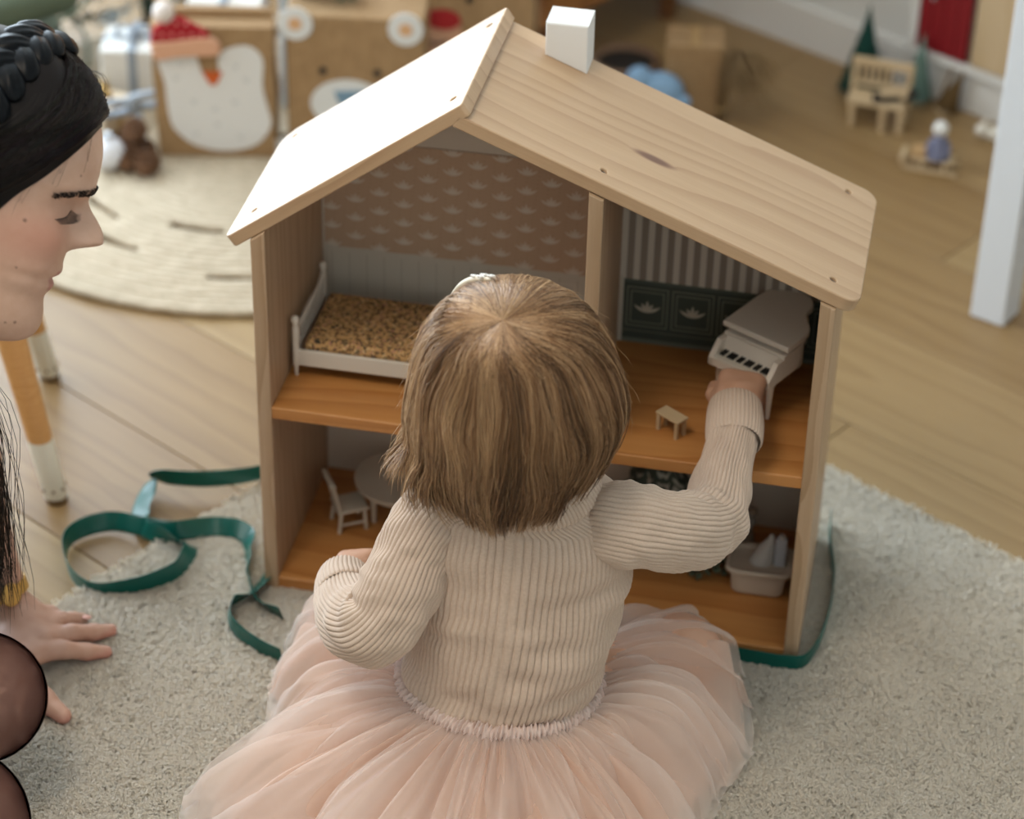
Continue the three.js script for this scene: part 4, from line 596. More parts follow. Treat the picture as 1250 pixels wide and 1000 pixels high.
{
  const body = bones([
    [[0.282, 0.075, 0.195], [0.295, 0.20, 0.19], 0.062, 0.06], [[0.295, 0.20, 0.19], [0.298, 0.285, 0.19], 0.06, 0.045], [[0.25, 0.29, 0.195], [0.345, 0.29, 0.195], 0.03, 0.03],
    [[0.297, 0.29, 0.195], [0.292, 0.36, 0.2], 0.028, 0.027],
    [[0.242, 0.295, 0.205], [0.186, 0.195, 0.262], 0.024, 0.021], [[0.186, 0.195, 0.262], [0.130, 0.170, 0.175], 0.021, 0.016],
    [[0.385, 0.298, 0.2], [0.455, 0.238, 0.106], 0.024, 0.021], [[0.455, 0.238, 0.106], [0.455, 0.268, -0.034], 0.021, 0.016],
    [[0.25, 0.062, 0.18], [0.135, 0.07, 0.09], 0.05, 0.036], [[0.135, 0.07, 0.09], [0.20, 0.035, 0.06], 0.032, 0.022], [[0.20, 0.033, 0.06], [0.235, 0.028, 0.045], 0.02, 0.016],
    [[0.33, 0.062, 0.18], [0.432, 0.062, 0.085], 0.05, 0.036], [[0.432, 0.062, 0.085], [0.37, 0.035, 0.055], 0.032, 0.022], [[0.37, 0.033, 0.055], [0.335, 0.028, 0.042], 0.02, 0.016]], 0.03);
  const hair = (x, y, z) => { // head: skull, cheeks, jaw, nose, ears, brow
    let d = ell(x, y, z, [0.289, 0.428, 0.207], [0.064, 0.072, 0.074]); d = smin(d, ell(x, y, z, [0.288, 0.385, 0.172], [0.047, 0.05, 0.045]), 0.03);
    for (const s of [-1, 1]) { d = smin(d, ell(x, y, z, [0.288 + s * 0.024, 0.375, 0.148], [0.02, 0.018, 0.016]), 0.02); d = smin(d, ell(x, y, z, [0.289 + s * 0.066, 0.40, 0.205], [0.006, 0.017, 0.011]), 0.006); d = Math.max(d, -ell(x, y, z, [0.288 + s * 0.022, 0.404, 0.122], [0.010, 0.007, 0.006])); }
    d = smin(d, ell(x, y, z, [0.288, 0.385, 0.126], [0.008, 0.008, 0.009]), 0.012); d = smin(d, ell(x, y, z, [0.288, 0.362, 0.134], [0.013, 0.004, 0.006]), 0.005); d = smin(d, ell(x, y, z, [0.288, 0.345, 0.146], [0.014, 0.012, 0.012]), 0.015);
    return smin(d, cap(x, y, z, [0.297, 0.3, 0.195], [0.291, 0.38, 0.2], 0.028, 0.03), 0.02);
  };
  const bodyG = sdfGeo(body, [0.05, 0.0, -0.07], [0.54, 0.36, 0.33], 0.009);
  const headG = sdfGeo(hair, [0.205, 0.30, 0.1], [0.375, 0.515, 0.295], 0.0038);
  const handR = hand([0.4545, 0.270, -0.036], [0.004, 0.003, -0.06], [0.0, 1, 0.1], 0.088, 1.25, 0.05, -1);
  const handL = hand([0.130, 0.171, 0.174], [0.006, -0.008, -0.05], [-0.3, 1, 0], 0.078, 0.75, 0.1, 1);
  const c0 = [0.63, 0.365, 0.245];
  const g = [bodyG, headG, handR, handL].map((q) => tint(q, (x, y, z) => { const n = noise3(x * 60, y * 60, z * 60) * 0.03; const lip = Math.exp(-(((x - 0.288) / 0.014) ** 2) - ((y - 0.362) / 0.006) ** 2) * (z < 0.14 ? 1 : 0); return [c0[0] + n, lerp(c0[1], 0.2, lip) + n, lerp(c0[2], 0.16, lip) + n]; }));
  obj('body', inKid(merge(g)), skin, kid);
  for (const s of [-1, 1]) { const e = obj('eye', inKid(ball(0.288 + s * 0.022, 0.404, 0.131, 0.008, 0.008, 0.007, 16)), std(0xe8e4de, 0.2), kid); obj('iris', inKid(ball(0.288 + s * 0.022, 0.4035, 0.1258, 0.0038, 0.0038, 0.002, 12)), std(0x3a5566, 0.2), e); }

  // ---- ribbed sweater: knit ribs are real ridges running down the body and along the sleeves
  const rib = (a, n) => { const s = Math.abs(Math.sin(a * n * 0.5)); return Math.pow(s, 0.42); };
  const yarnTex = dtex(512, 512, (u, v) => { const n = noise3(u * 90, v * 90, 4) * 0.5 + noise3(u * 30, v * 240, 9) * 0.3; return mix3(hex(0xd6c1af), hex(0xc4ae9b), clamp(0.45 + 0.5 * n)); });
  const yarn = std(0xffffff, 0.95, { map: yarnTex, sheen: 0.5, sheenColor: new THREE.Color(0.9, 0.82, 0.75), sheenRoughness: 0.7 });
  // rows: y, centre x, centre z, half width, half depth
  const T = [[0.070, 0.281, 0.2, 0.074, 0.060], [0.088, 0.2815, 0.2, 0.0815, 0.066], [0.105, 0.284, 0.2, 0.0855, 0.0685], [0.15, 0.291, 0.197, 0.090, 0.069], [0.20, 0.2965, 0.193, 0.0925, 0.067], [0.25, 0.299, 0.190, 0.0935, 0.064], [0.28, 0.300, 0.190, 0.0925, 0.060], [0.30, 0.300, 0.191, 0.0885, 0.055], [0.312, 0.3, 0.193, 0.079, 0.0515], [0.3195, 0.299, 0.195, 0.0695, 0.0495], [0.3225, 0.298, 0.1955, 0.0655, 0.048], [0.3255, 0.298, 0.196, 0.0670, 0.0498], [0.3325, 0.2975, 0.197, 0.0640, 0.0490], [0.339, 0.297, 0.198, 0.0595, 0.0465], [0.342, 0.2965, 0.1985, 0.0565, 0.0445], [0.340, 0.2965, 0.1985, 0.0540, 0.0425], [0.330, 0.2965, 0.1985, 0.0530, 0.0415]];
  const NR = 92, sub = 8, rings = [], ny = 130;
  for (let j = 0; j <= ny; j++) {
    const f = j / ny * (T.length - 1), k = Math.min(T.length - 2, Math.floor(f)), q = f - k, at = (m) => { const p0 = T[Math.max(0, k - 1)][m], p1 = T[k][m], p2 = T[k + 1][m], p3 = T[Math.min(T.length - 1, k + 2)][m]; return p1 + 0.5 * q * (p2 - p0 + q * (2 * p0 - 5 * p1 + 4 * p2 - p3 + q * (3 * (p1 - p2) + p3 - p0))); };
    const y = at(0), cx = at(1), cz = at(2), a = at(3), b = at(4), ring = [], neck = smooth(0.292, 0.322, y);
    for (let i = 0; i < NR * sub; i++) {
      const th = i / (NR * sub) * Math.PI * 2, c = Math.cos(th), s = Math.sin(th), e = 0.86;
      let x = Math.sign(c) * Math.abs(c) ** e * a, z = Math.sign(s) * Math.abs(s) ** e * b;
      const wob = 0.0026 * noise3(x * 12, y * 20, z * 12 + 3) * (1 - neck) + 0.0036 * noise3(x * 9 + y * 14, y * 30 - x * 10, z * 5) * smooth(0.3, 0.2, y) + 0.002 * Math.sin(y * 150 + x * 30) * Math.exp(-(((y - 0.115) / 0.03) ** 2));
      const amp = 0.0021 * Math.min(1, (a / 0.085)) + 0.0002, l = Math.hypot(x, z), o = wob + amp * (rib(th, NR) - 0.6);
      x += x / l * o; z += z / l * o; ring.push(V3(cx + x, y - 0.017 * (s > 0 ? s : 0) * neck, cz + z));
    }
    rings.push(ring.reverse());
  }
  const uvm = (g, ku, kv) => { const uv = g.attributes.uv; for (let i = 0; i < uv.count; i++) uv.setXY(i, uv.getX(i) * ku, uv.getY(i) * kv); return g; };
  const sweater = obj('sweater', inKid(uvm(loft(rings, { cap: false }), 3, 1.5)), yarn, kid);
  const sleeve = (pts, rad, n, ridgeN, folds, seed) => {   // folds: [t, depth, width, phase] gathers across the sleeve
    const f = frames(spline(pts), n), R = [];
    f.forEach((q, j) => { const a = f[Math.max(0, j - 2)], b = f[Math.min(n, j + 2)]; q.c = b.d.clone().sub(a.d).divideScalar(Math.max(1e-4, b.p.distanceTo(a.p))); });
    f.forEach((q, j) => { q.k = V3(); for (let m = -9; m <= 9; m++) { const c = f[clamp(j + m, 0, n)].c, w = 1 - Math.abs(m) / 11; if (c.length() * w > q.k.length()) q.k.copy(c).multiplyScalar(w); } });
    for (const q of f) {
      const ring = [];
      for (let i = 0; i < ridgeN * 8; i++) {
        const th = i / (ridgeN * 8) * 6.2832, c = Math.cos(th), s = Math.sin(th), dir = q.s.clone().multiplyScalar(c).addScaledVector(q.b, s);
        let r = table(rad, q.t); for (const [t0, dep, w, ph] of folds) r += dep * Math.exp(-(((q.t - t0 - 0.02 * Math.cos(th - ph)) / w) ** 2)) * (0.55 + 0.45 * Math.cos(th - ph));
        r += 0.0022 * noise3(q.p.x * 22 + c * 1.2, q.p.y * 22 + s * 1.2, q.t * 9 + seed) + 0.0018 * (rib(th, ridgeN) - 0.6);
        const kd = q.k.dot(dir); if (kd > 1) r = Math.min(r, lerp(r, 0.72 / kd, 0.95));
        ring.push(q.p.clone().addScaledVector(dir, r));
      }
      R.push(ring.reverse());
    }
    return loft(R, { cap: false });
  };
  const cuff = (pts, r0, r1) => { const n = 26; const f = frames(spline(pts), n), R = [], N = 40; for (const q of f) { const ring = []; const e = Math.sin(Math.PI * clamp(q.t)) ** 0.35; for (let i = 0; i < N * 8; i++) { const th = i / (N * 8) * 6.2832, r = lerp(r0, r1, q.t) + 0.0028 * e - 0.0028 + 0.0015 * (rib(th, N) - 0.6); ring.push(q.p.clone().addScaledVector(q.s, Math.cos(th) * r).addScaledVector(q.b, Math.sin(th) * r)); } R.push(ring.reverse()); } return loft(R, { cap: false }); };
  const rs = obj('sleeve', [inKid(uvm(sleeve([[0.362, 0.292, 0.196], [0.388, 0.293, 0.199], [0.42, 0.278, 0.180], [0.441, 0.256, 0.146], [0.454, 0.240, 0.104], [0.4565, 0.247, 0.048], [0.459, 0.262, -0.008], [0.4555, 0.268, -0.030]], [[0, 0.030], [0.10, 0.0355], [0.2, 0.0365], [0.4, 0.034], [0.55, 0.0315], [0.7, 0.0265], [0.85, 0.0228], [1, 0.022]], 110, 46, [[0.5, -0.003, 0.02, 1.2], [0.56, 0.003, 0.03, 1.2], [0.43, 0.002, 0.02, 1.2], [0.14, 0.0022, 0.025, 1.0], [0.24, -0.0016, 0.02, 1.0]], 3), 2, 3)),
    inKid(uvm(cuff([[0.4605, 0.2585, 0.006], [0.458, 0.264, -0.016], [0.4552, 0.2675, -0.040]], 0.0272, 0.0262), 2, 0.6))], yarn, sweater);
  const ls = obj('sleeve', [inKid(uvm(sleeve([[0.254, 0.292, 0.198], [0.230, 0.288, 0.206], [0.211, 0.254, 0.226], [0.198, 0.220, 0.252], [0.182, 0.196, 0.265], [0.158, 0.182, 0.245], [0.140, 0.174, 0.208], [0.1315, 0.171, 0.182]], [[0, 0.030], [0.10, 0.0345], [0.25, 0.0355], [0.45, 0.0355], [0.6, 0.0345], [0.75, 0.031], [0.88, 0.0262], [1, 0.0235]], 110, 46, [[0.62, 0.002, 0.03, 2.6], [0.5, -0.0025, 0.02, 0.4], [0.3, -0.002, 0.025, 0.6], [0.38, 0.002, 0.02, 0.6]], 7), 2, 3)),
    inKid(ball(0.166, 0.196, 0.238, 0.022, 0.020, 0.022)),
    inKid(uvm(cuff([[0.1410, 0.1755, 0.207], [0.1350, 0.173, 0.192], [0.1300, 0.1705, 0.172]], 0.0290, 0.0245), 2, 0.6))], yarn, sweater);
}

// ---- tulle skirt: gathered layers of thin net over a plain lining
{
  const C = [0.2815, 0.2], edge = [[-180, 0.212], [-158, 0.24], [-140, 0.245], [-122, 0.21], [-95, 0.18], [-70, 0.18], [-50, 0.215], [-38, 0.238], [-24, 0.242], [-8, 0.222], [8, 0.202], [25, 0.215], [45, 0.245], [75, 0.265], [105, 0.275], [135, 0.295], [152, 0.278], [165, 0.225], [180, 0.212]];
  const layer = (seed, scale, lift, foldA, y1) => {
    const n = 720, m = 56, R = [];
    for (let j = 0; j <= m; j++) {
      const s = j / m, ring = [];
      for (let i = 0; i < n; i++) {
        const th0 = i / n * 6.2832, deg = ((th0 * 57.2958 + 180) % 360) - 180;
        const th = th0 + 0.16 * s * noise3(Math.cos(th0) * 3, Math.sin(th0) * 3, seed) ;
        const c = Math.cos(th), si = Math.sin(th), E = table(edge, deg) * scale, r0 = Math.hypot(0.088 * c, 0.071 * si) * 0.985, r = lerp(r0, E, Math.pow(s, 0.92));
        const p1 = noise3(Math.cos(th0) * 4.2, Math.sin(th0) * 4.2, seed + s * 0.6), p2 = noise3(Math.cos(th0) * 6.8, Math.sin(th0) * 6.8, seed + 4 + s * 0.6), p3 = noise3(Math.cos(th0) * 14, Math.sin(th0) * 14, seed + 9);
        const ridge = (v) => 1 - Math.abs(v) * 2.0;
        const back = smooth(-0.1, 0.7, si); let fold = foldA * ((p1 * 1.1 + 0.35 * ridge(p1)) * smooth(0.15, 0.7, s) + (p2 * 0.6 + 0.15 * ridge(p2)) * smooth(0, 0.3, s) * (1 - 0.45 * s) + p3 * 0.22 * (1 - s)) + 0.0022 * Math.sin(th0 * 64 + 3 * p2) * (1 - smooth(0.05, 0.45, s));
        let y = 0.093 * Math.pow(1 - s, 1.15) + 0.038 * Math.sin(Math.PI * s) * lift * (1 - 0.55 * back) + fold * smooth(0, 0.12, s) * (1 - 0.25 * smooth(0.85, 1, s)) + 0.004;
        const x = C[0] + c * r, z = C[1] + si * r;
        for (const [kx, kz, kh, kr] of [[0.125, 0.085, 0.085, 0.075], [0.435, 0.08, 0.085, 0.075], [0.19, 0.15, 0.05, 0.07], [0.37, 0.15, 0.05, 0.07]]) y = Math.max(y, smin(-y, -(kh * Math.exp(-((x - kx) ** 2 + (z - kz) ** 2) / (kr * kr)) + fold * 0.6), 0.02) * -1);
        y = Math.max(y * (1 - smooth(0.9, 1.0, s) * 0.55) + y1, 0.002);
        ring.push(V3(x + c * fold * 0.25, y, Math.max(z + si * fold * 0.25, 0.016)));
      }
      R.push(ring.reverse());
    }
    return inKid(loft(R, { cap: false }));
  };
  const tulle = (o, col, t = 0.35) => std(col, 0.95, { transparent: o < 1, opacity: o, transmission: t, thickness: 0, side: THREE.DoubleSide, sheen: 0.4, sheenColor: new THREE.Color(1, 0.9, 0.88), sheenRoughness: 0.5 });
  const skirt = obj('skirt', layer(2.2, 0.91, 0.4, 0.008, -0.009), tulle(1, 0xf0cab0, 0.15), kid);
  obj('tulle_layer', layer(5.7, 1.0, 0.95, 0.034, 0.002), tulle(0.42, 0xfae6d8), skirt); obj('tulle_layer', layer(8.3, 0.97, 0.75, 0.032, 0.0), tulle(0.5, 0xf6dac8), skirt); obj('tulle_layer', layer(11.9, 1.04, 1.1, 0.034, 0.004), tulle(0.3, 0xfcf0e8), skirt);
  // ruched waistband
  const W = []; for (let i = 0; i < 900; i++) { const a = i / 900 * 6.2832, b = noise3(Math.cos(a) * 16, Math.sin(a) * 16, 3), ring = []; for (let k = 0; k < 12; k++) { const t = k / 12 * 6.2832, r = 0.0067 * (1 + 0.45 * noise3(Math.cos(a) * 26 + Math.cos(t), Math.sin(a) * 26 + Math.sin(t), 7) + 0.2 * Math.sin(a * 150 + t * 2)); const R0 = 0.0895 + Math.cos(t) * r, R1 = 0.0735 + Math.cos(t) * r; ring.push(V3(C[0] + Math.cos(a) * R0, 0.1 + 0.002 * b + Math.sin(t) * r * 1.1, C[1] + Math.sin(a) * R1)); } W.push(ring); } W.push(W[0].map((p) => p.clone()));
  obj('waistband', inKid(loft(W, { cap: false })), tulle(1, 0xead4ca, 0.1), kid);
}

// ---- hair: an under-layer on the scalp and several thousand fine locks falling from the crown
{
  const Tb = [[0, 0.0945, 0.0], [0.08, 0.0935, 0.018], [0.18, 0.088, 0.041], [0.32, 0.069, 0.065], [0.46, 0.036, 0.082], [0.58, 0.006, 0.0885], [0.68, -0.022, 0.090], [0.78, -0.050, 0.0845], [0.87, -0.076, 0.0735], [0.94, -0.097, 0.063], [1, -0.116, 0.053]];
  const S = (phi, t, lam, o = V3()) => {
    const R = table(Tb, t, 2) * lam, k = 1 - smooth(0, 0.52, t), y = table(Tb, t, 1), c = Math.cos(phi), s = Math.sin(phi);
    const side = 1 + 0.035 * smooth(0.3, 0.7, t) * Math.max(0, c) + 0.05 * smooth(0.6, 0.85, t) * Math.max(0, -c) + 0.05 * Math.max(0, c) * Math.exp(-(((t - 0.62) / 0.12) ** 2));
    return o.set(HC[0] - 0.002 * k + c * R * 0.985 * side, HC[1] + (y > 0 ? y * (0.93 + 0.07 * lam) : y) - k * (0.006 + 0.30 * s * R), HC[2] + 0.040 * k + s * R * (s > 0 ? 1.0 : 1.04));
  };
  const end = (phi) => { const c = Math.cos(phi), s = Math.sin(phi); return s > 0.25 ? lerp(c < 0 ? 0.93 : 0.87, 1.0, smooth(0.3, 0.95, s - 0.12 * Math.max(0, -c))) * 0.985 : s < -0.45 ? lerp(0.86, 0.62, smooth(0.45, 0.85, -s)) : c < 0 ? 0.93 : 0.87; };
  const R = rng(2024), list = [], A = [0.265, 0.136, 0.060], B = [0.62, 0.405, 0.22], Dk = [0.09, 0.045, 0.02];
  const locks = Array.from({ length: 230 }, (_, i) => ({ a: (i + R() * 0.9) / 230 * 6.2832, curl: (R() - 0.5) * 2, ph: R() * 6.28, out: R(), tone: R(), cut: R() }));
  const N = 12500, tmp = V3();
  for (let i = 0; i < N; i++) {
    const phi0 = R() * 6.2832, lay = R(), t0 = i < 900 ? R() * 0.05 : R() < 0.5 ? 0.01 + R() * 0.45 : 0.03 + R() * 0.6;
    const L = locks[Math.floor(((phi0 + (R() - 0.5) * 0.12 + 6.2832) % 6.2832) / 6.2832 * 230) % 230], c0 = Math.cos(phi0), s0 = Math.sin(phi0);
    const e = Math.min(1.04, end(phi0) * (0.925 + 0.11 * L.cut + 0.05 * (R() - 0.5)) - (lay < 0.55 ? R() * 0.14 : 0));
    const dphi = ((L.a - phi0 + 9.4248) % 6.2832) - 3.1416, pts = [], n = 18, lam0 = 0.925 + 0.03 * R(), lam1 = 0.945 + 0.06 * lay + 0.03 * (L.out - 0.4), w = (R() - 0.5) * 0.6, left = smooth(0.35, 0.95, -c0), swirl = 0.55 * (R() - 0.25), fray = R() < 0.12 ? 0.05 * R() : 0;
    if (e <= t0 + 0.1) continue;
    for (let k = 0; k < n; k++) {
      const q = k / (n - 1), t = lerp(t0, e, q), fall = smooth(0.45, 1, t), grow = smooth(0, 0.3, q);
      const phi = phi0 + dphi * 0.9 * fall + w * 0.3 * q * q * smooth(0.2, 0.9, t) + swirl * (1 - smooth(0, 0.4, t)) + 0.10 * L.curl * Math.sin(t * 11 + L.ph) * fall * fall + 0.09 * noise3(c0 * 2.2, s0 * 2.2, t * 2.5) * smooth(0.15, 0.7, t);
      let lam = lerp(lam0, lam1, grow) + 0.014 * noise3(c0 * 7, s0 * 7, t * 1.6) * smooth(0.12, 0.5, t) + fall * (0.075 * (L.out - 0.45) * Math.sin(t * 8 + L.ph)) + fray * q * q;
      const u = Math.max(0, t - 0.79); lam += u * (left * (1.6 + 3.2 * L.out) * (0.4 + 0.6 * lay) + 0.9 * (L.out - 0.55)) + u * 0.4 * (R() - 0.5);
      const p = S(phi, Math.min(1, t), lam); if (t > 1) p.y -= (t - 1) * 0.17;
      p.y += left * 0.22 * u * u * 8 * (L.curl > 0 ? L.curl : 0) * 0.5; pts.push(p);
    }
    const tone = clamp(0.42 + 0.42 * (L.tone - 0.5) + 0.75 * (R() - 0.5) + 0.3 * noise3(c0 * 3, s0 * 3, 7)), c = tone < 0.3 ? mix3(Dk, A, tone / 0.3) : mix3(A, B, (tone - 0.3) / 0.7);
    list.push({ pts, r: 0.00022 + R() * 0.00018, c });
  }
  // flyaways
  for (let i = 0; i < 260; i++) { const phi = R() * 6.2832, t0 = 0.2 + R() * 0.6, pts = []; const dr = 0.02 + R() * 0.14, dt = 0.08 + R() * 0.2; for (let k = 0; k < 9; k++) { const q = k / 8; pts.push(S(phi + 0.25 * q * (R() * 0.2 + (i % 7 - 3) * 0.1), Math.min(1, t0 + dt * q), 0.98 + dr * q * q * 0.9)); } list.push({ pts, r: 0.00013, c: B }); }
  const capR = []; for (let j = 0; j <= 40; j++) { const t = 0.004 + j / 40 * 0.93, ring = []; for (let i = 0; i < 90; i++) { const phi = i / 90 * 6.2832, tt = Math.min(t, end(phi) - 0.05); ring.push(S(phi, tt, 0.925 - 0.05 * smooth(0.8, 1, tt))); } capR.push(ring.reverse()); }
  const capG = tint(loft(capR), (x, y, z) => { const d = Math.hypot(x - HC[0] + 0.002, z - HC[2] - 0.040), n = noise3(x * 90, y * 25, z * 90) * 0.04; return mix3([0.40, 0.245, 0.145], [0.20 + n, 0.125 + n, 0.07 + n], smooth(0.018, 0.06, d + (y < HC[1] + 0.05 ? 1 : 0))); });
  const hairM = std(0xffffff, 0.34, { vertexColors: true, specularIntensity: 0.75, sheen: 0.1, sheenColor: new THREE.Color(1, 0.92, 0.8) });
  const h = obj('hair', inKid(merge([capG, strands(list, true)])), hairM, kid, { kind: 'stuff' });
  // hair clip with small flowers, swept along the left of the parting
  const base = (phi, t, l) => S(phi, t, l), clipPts = [[3.75, 0.42], [3.85, 0.34], [4.0, 0.27], [4.2, 0.2]].map(([p, t]) => base(p, t, 1.035));
  const clip = obj('hair_clip', inKid(tube(clipPts, (t) => 0.0012 + 0.0021 * Math.sin(Math.PI * clamp(t * 0.96 + 0.02)), 28, 10)), std(0xd9cdb6, 0.5), kid, { label: 'cream hair clip with white flowers' });
  for (const [p, t] of [[4.0, 0.265], [4.12, 0.232], [4.22, 0.2], [4.06, 0.225]]) { const c = base(p, t, 1.09), g = []; for (let k = 0; k < 5; k++) { const a = k * 1.2566; g.push(ball(c.x + Math.cos(a) * 0.0021, c.y + Math.sin(a) * 0.0012 + 0.001, c.z + Math.sin(a) * 0.0021, 0.0016, 0.0011, 0.0016, 8)); } g.push(ball(c.x, c.y + 0.0014, c.z, 0.0011, 0.0011, 0.0011, 8)); obj('flower', inKid(merge(g)), std(0xe9e7e2, 0.5), clip); }
}

// ---------------------------------------------------------------- the woman kneeling at the left, in profile
{
  const her = thing('person', 'dark-haired woman in profile with a braided black headband, leaning on one hand', 'woman', [-0.30, 0, 0.30]);
  her.updateMatrixWorld(); const inHer = (g) => g.translate(0.30, 0, -0.30);
  // head frame: x towards the face, y up, z towards her right ear
  const HEAD = V3(-0.1715, 0.5575, 0.203);
  const r2 = V3(0.98, 0.021, -0.198), u2 = V3(-0.128, 0.8245, -0.551), tw = V3(0.150, 0.565, 0.811), rad = Math.PI / 180;
  const pitch = -17 * rad, away = 9 * rad, tilt = 6 * rad;
  let fx = r2.clone().multiplyScalar(Math.cos(pitch)).addScaledVector(u2, Math.sin(pitch)), fy = u2.clone().multiplyScalar(Math.cos(pitch)).addScaledVector(r2, -Math.sin(pitch)), fz = tw.clone();
  { const a = fx.clone().multiplyScalar(Math.cos(away)).addScaledVector(fz, -Math.sin(away)), b = fz.clone().multiplyScalar(Math.cos(away)).addScaledVector(fx, Math.sin(away)); fx = a; fz = b; }
  { const a = fy.clone().multiplyScalar(Math.cos(tilt)).addScaledVector(fz, Math.sin(tilt)), b = fz.clone().multiplyScalar(Math.cos(tilt)).addScaledVector(fy, -Math.sin(tilt)); fy = a; fz = b; }
  const HM = new THREE.Matrix4().makeBasis(fx, fy, fz).setPosition(HEAD), toWorld = (x, y, z) => V3(x, y, z).applyMatrix4(HM);
  // profile rows: y, front, back, half width
  const P = [[-0.122, 0.050, 0.02, 0.020], [-0.117, 0.068, 0.032, 0.032], [-0.110, 0.0785, 0.042, 0.0405], [-0.100, 0.0835, 0.052, 0.0480], [-0.088, 0.0830, 0.062, 0.0530], [-0.074, 0.0800, 0.070, 0.0570], [-0.064, 0.0845, 0.077, 0.0600], [-0.057, 0.0842, 0.080, 0.0615], [-0.050, 0.0880, 0.083, 0.0630], [-0.042, 0.0868, 0.086, 0.0650], [-0.033, 0.0870, 0.088, 0.0670], [-0.022, 0.0865, 0.092, 0.0695], [-0.010, 0.0850, 0.096, 0.0715], [0.004, 0.0858, 0.099, 0.0730], [0.013, 0.0890, 0.101, 0.0740], [0.023, 0.0935, 0.1025, 0.0750], [0.04, 0.0945, 0.103, 0.0755], [0.06, 0.0910, 0.101, 0.0745], [0.08, 0.0820, 0.094, 0.0690], [0.096, 0.0680, 0.08, 0.0580], [0.108, 0.0480, 0.06, 0.0430], [0.116, 0.0250, 0.033, 0.0240], [0.119, 0.002, 0.002, 0.002]];
  const g2 = (a, s) => Math.exp(-(a * a) / (s * s));
  const surf = (th, y, off = 0) => {
    const c = Math.cos(th), s = Math.sin(th), F = table(P, y, 1), B = table(P, y, 2), S = table(P, y, 3);
    const e1 = c > 0 ? lerp(0.82, 0.95, smooth(0.05, 0.11, y)) : 0.95; let x = (c > 0 ? F : -B) * (c > 0 ? Math.pow(c, 0.92) : Math.pow(-c, 0.95)), z = S * Math.sign(s) * Math.pow(Math.abs(s), e1);
    if (c > 0) {
      const nt = smooth(0.021, -0.017, y) * (y > -0.0165 ? 1 : smooth(-0.035, -0.0165, y)), w = lerp(0.0075, 0.0125, smooth(0.008, -0.02, y));
      x += 0.0275 * Math.pow(nt, 1.25) * g2(z, w) + 0.005 * g2(z, 0.008) * g2(y - 0.001, 0.013);
      for (const k of [-1, 1]) {
        x += 0.0075 * g2(z - k * 0.0125, 0.0058) * g2(y + 0.0215, 0.0068);
        x -= 0.0105 * g2(z - k * 0.031, 0.016) * g2(y - 0.006, 0.0100); x += 0.0075 * g2(z - k * 0.0315, 0.0115) * g2(y - 0.004, 0.0075); x += 0.0032 * g2(z - k * 0.030, 0.02) * g2(y - 0.0225, 0.0065);
        x += 0.0045 * g2(z - k * 0.044, 0.019) * g2(y + 0.022, 0.020); x -= 0.0028 * g2(z - k * 0.031, 0.006) * g2(y + 0.054, 0.009);
      }
      x += -0.0035 * g2(y + 0.0573, 0.0028) * g2(z, 0.021) - 0.0022 * g2(z, 0.0035) * g2(y + 0.041, 0.006);
    }
    const l = Math.hypot(x, z) || 1; return V3(x + x / l * off, y + (y > 0.085 ? off * smooth(0.085, 0.116, y) : 0), z + z / l * off);
  };
  const rows = [], NT = 300; for (let j = 0; j <= 250; j++) { const y = lerp(-0.122, 0.119, j / 250), ring = []; for (let i = 0; i < NT; i++) { const q = i / NT * 2 - 1, th = Math.PI * (0.72 * q + 0.28 * q * q * q); ring.push(surf(th, y)); } rows.push(ring.reverse()); }
  const R = rng(99), moles = [[1.0, -0.012, 0.0016], [0.72, -0.098, 0.0013], [1.25, -0.075, 0.0012], [0.55, 0.035, 0.001], [0.95, -0.052, 0.0009], [1.4, -0.095, 0.0012], [0.85, -0.1, 0.001]].map(([a, y, r]) => [surf(a, y), r]);
  const headG = tint(loft(rows), (x, y, z) => {
    let c = [0.62, 0.40, 0.295]; const n = noise3(x * 80, y * 80, z * 80) * 0.018 + noise3(x * 300, y * 300, z * 300) * 0.01; c = c.map((v) => v + n);
    if (x > 0) { c = mix3(c, [0.60, 0.28, 0.20], 0.7 * g2(Math.abs(z) - 0.05, 0.024) * g2(y + 0.024, 0.024)); c = mix3(c, [0.46, 0.19, 0.17], 0.9 * smooth(0.023, 0.017, Math.abs(z)) * smooth(0.0105, 0.0075, Math.abs(y + 0.0573)) * smooth(0.05, 0.06, x)); c = mix3(c, [0.5, 0.29, 0.22], 0.35 * g2(Math.abs(z) - 0.031, 0.013) * g2(y - 0.005, 0.008)); c = mix3(c, [0.12, 0.06, 0.05], smooth(0.0028, 0.0015, Math.hypot(Math.abs(z) - 0.0065, (y + 0.0305) * 1.4)) * (x > 0.088 ? 1 : 0)); }
    for (const [m, r] of moles) { const d = Math.hypot(x - m.x, y - m.y, z - m.z); c = mix3(c, [0.17, 0.09, 0.06], 0.85 * smooth(r * 1.35, r * 0.6, d)); } return c;
  }).applyMatrix4(HM);
  const neckB = toWorld(-0.02, -0.10, 0).toArray(), chest = [-0.34, 0.33, 0.25];
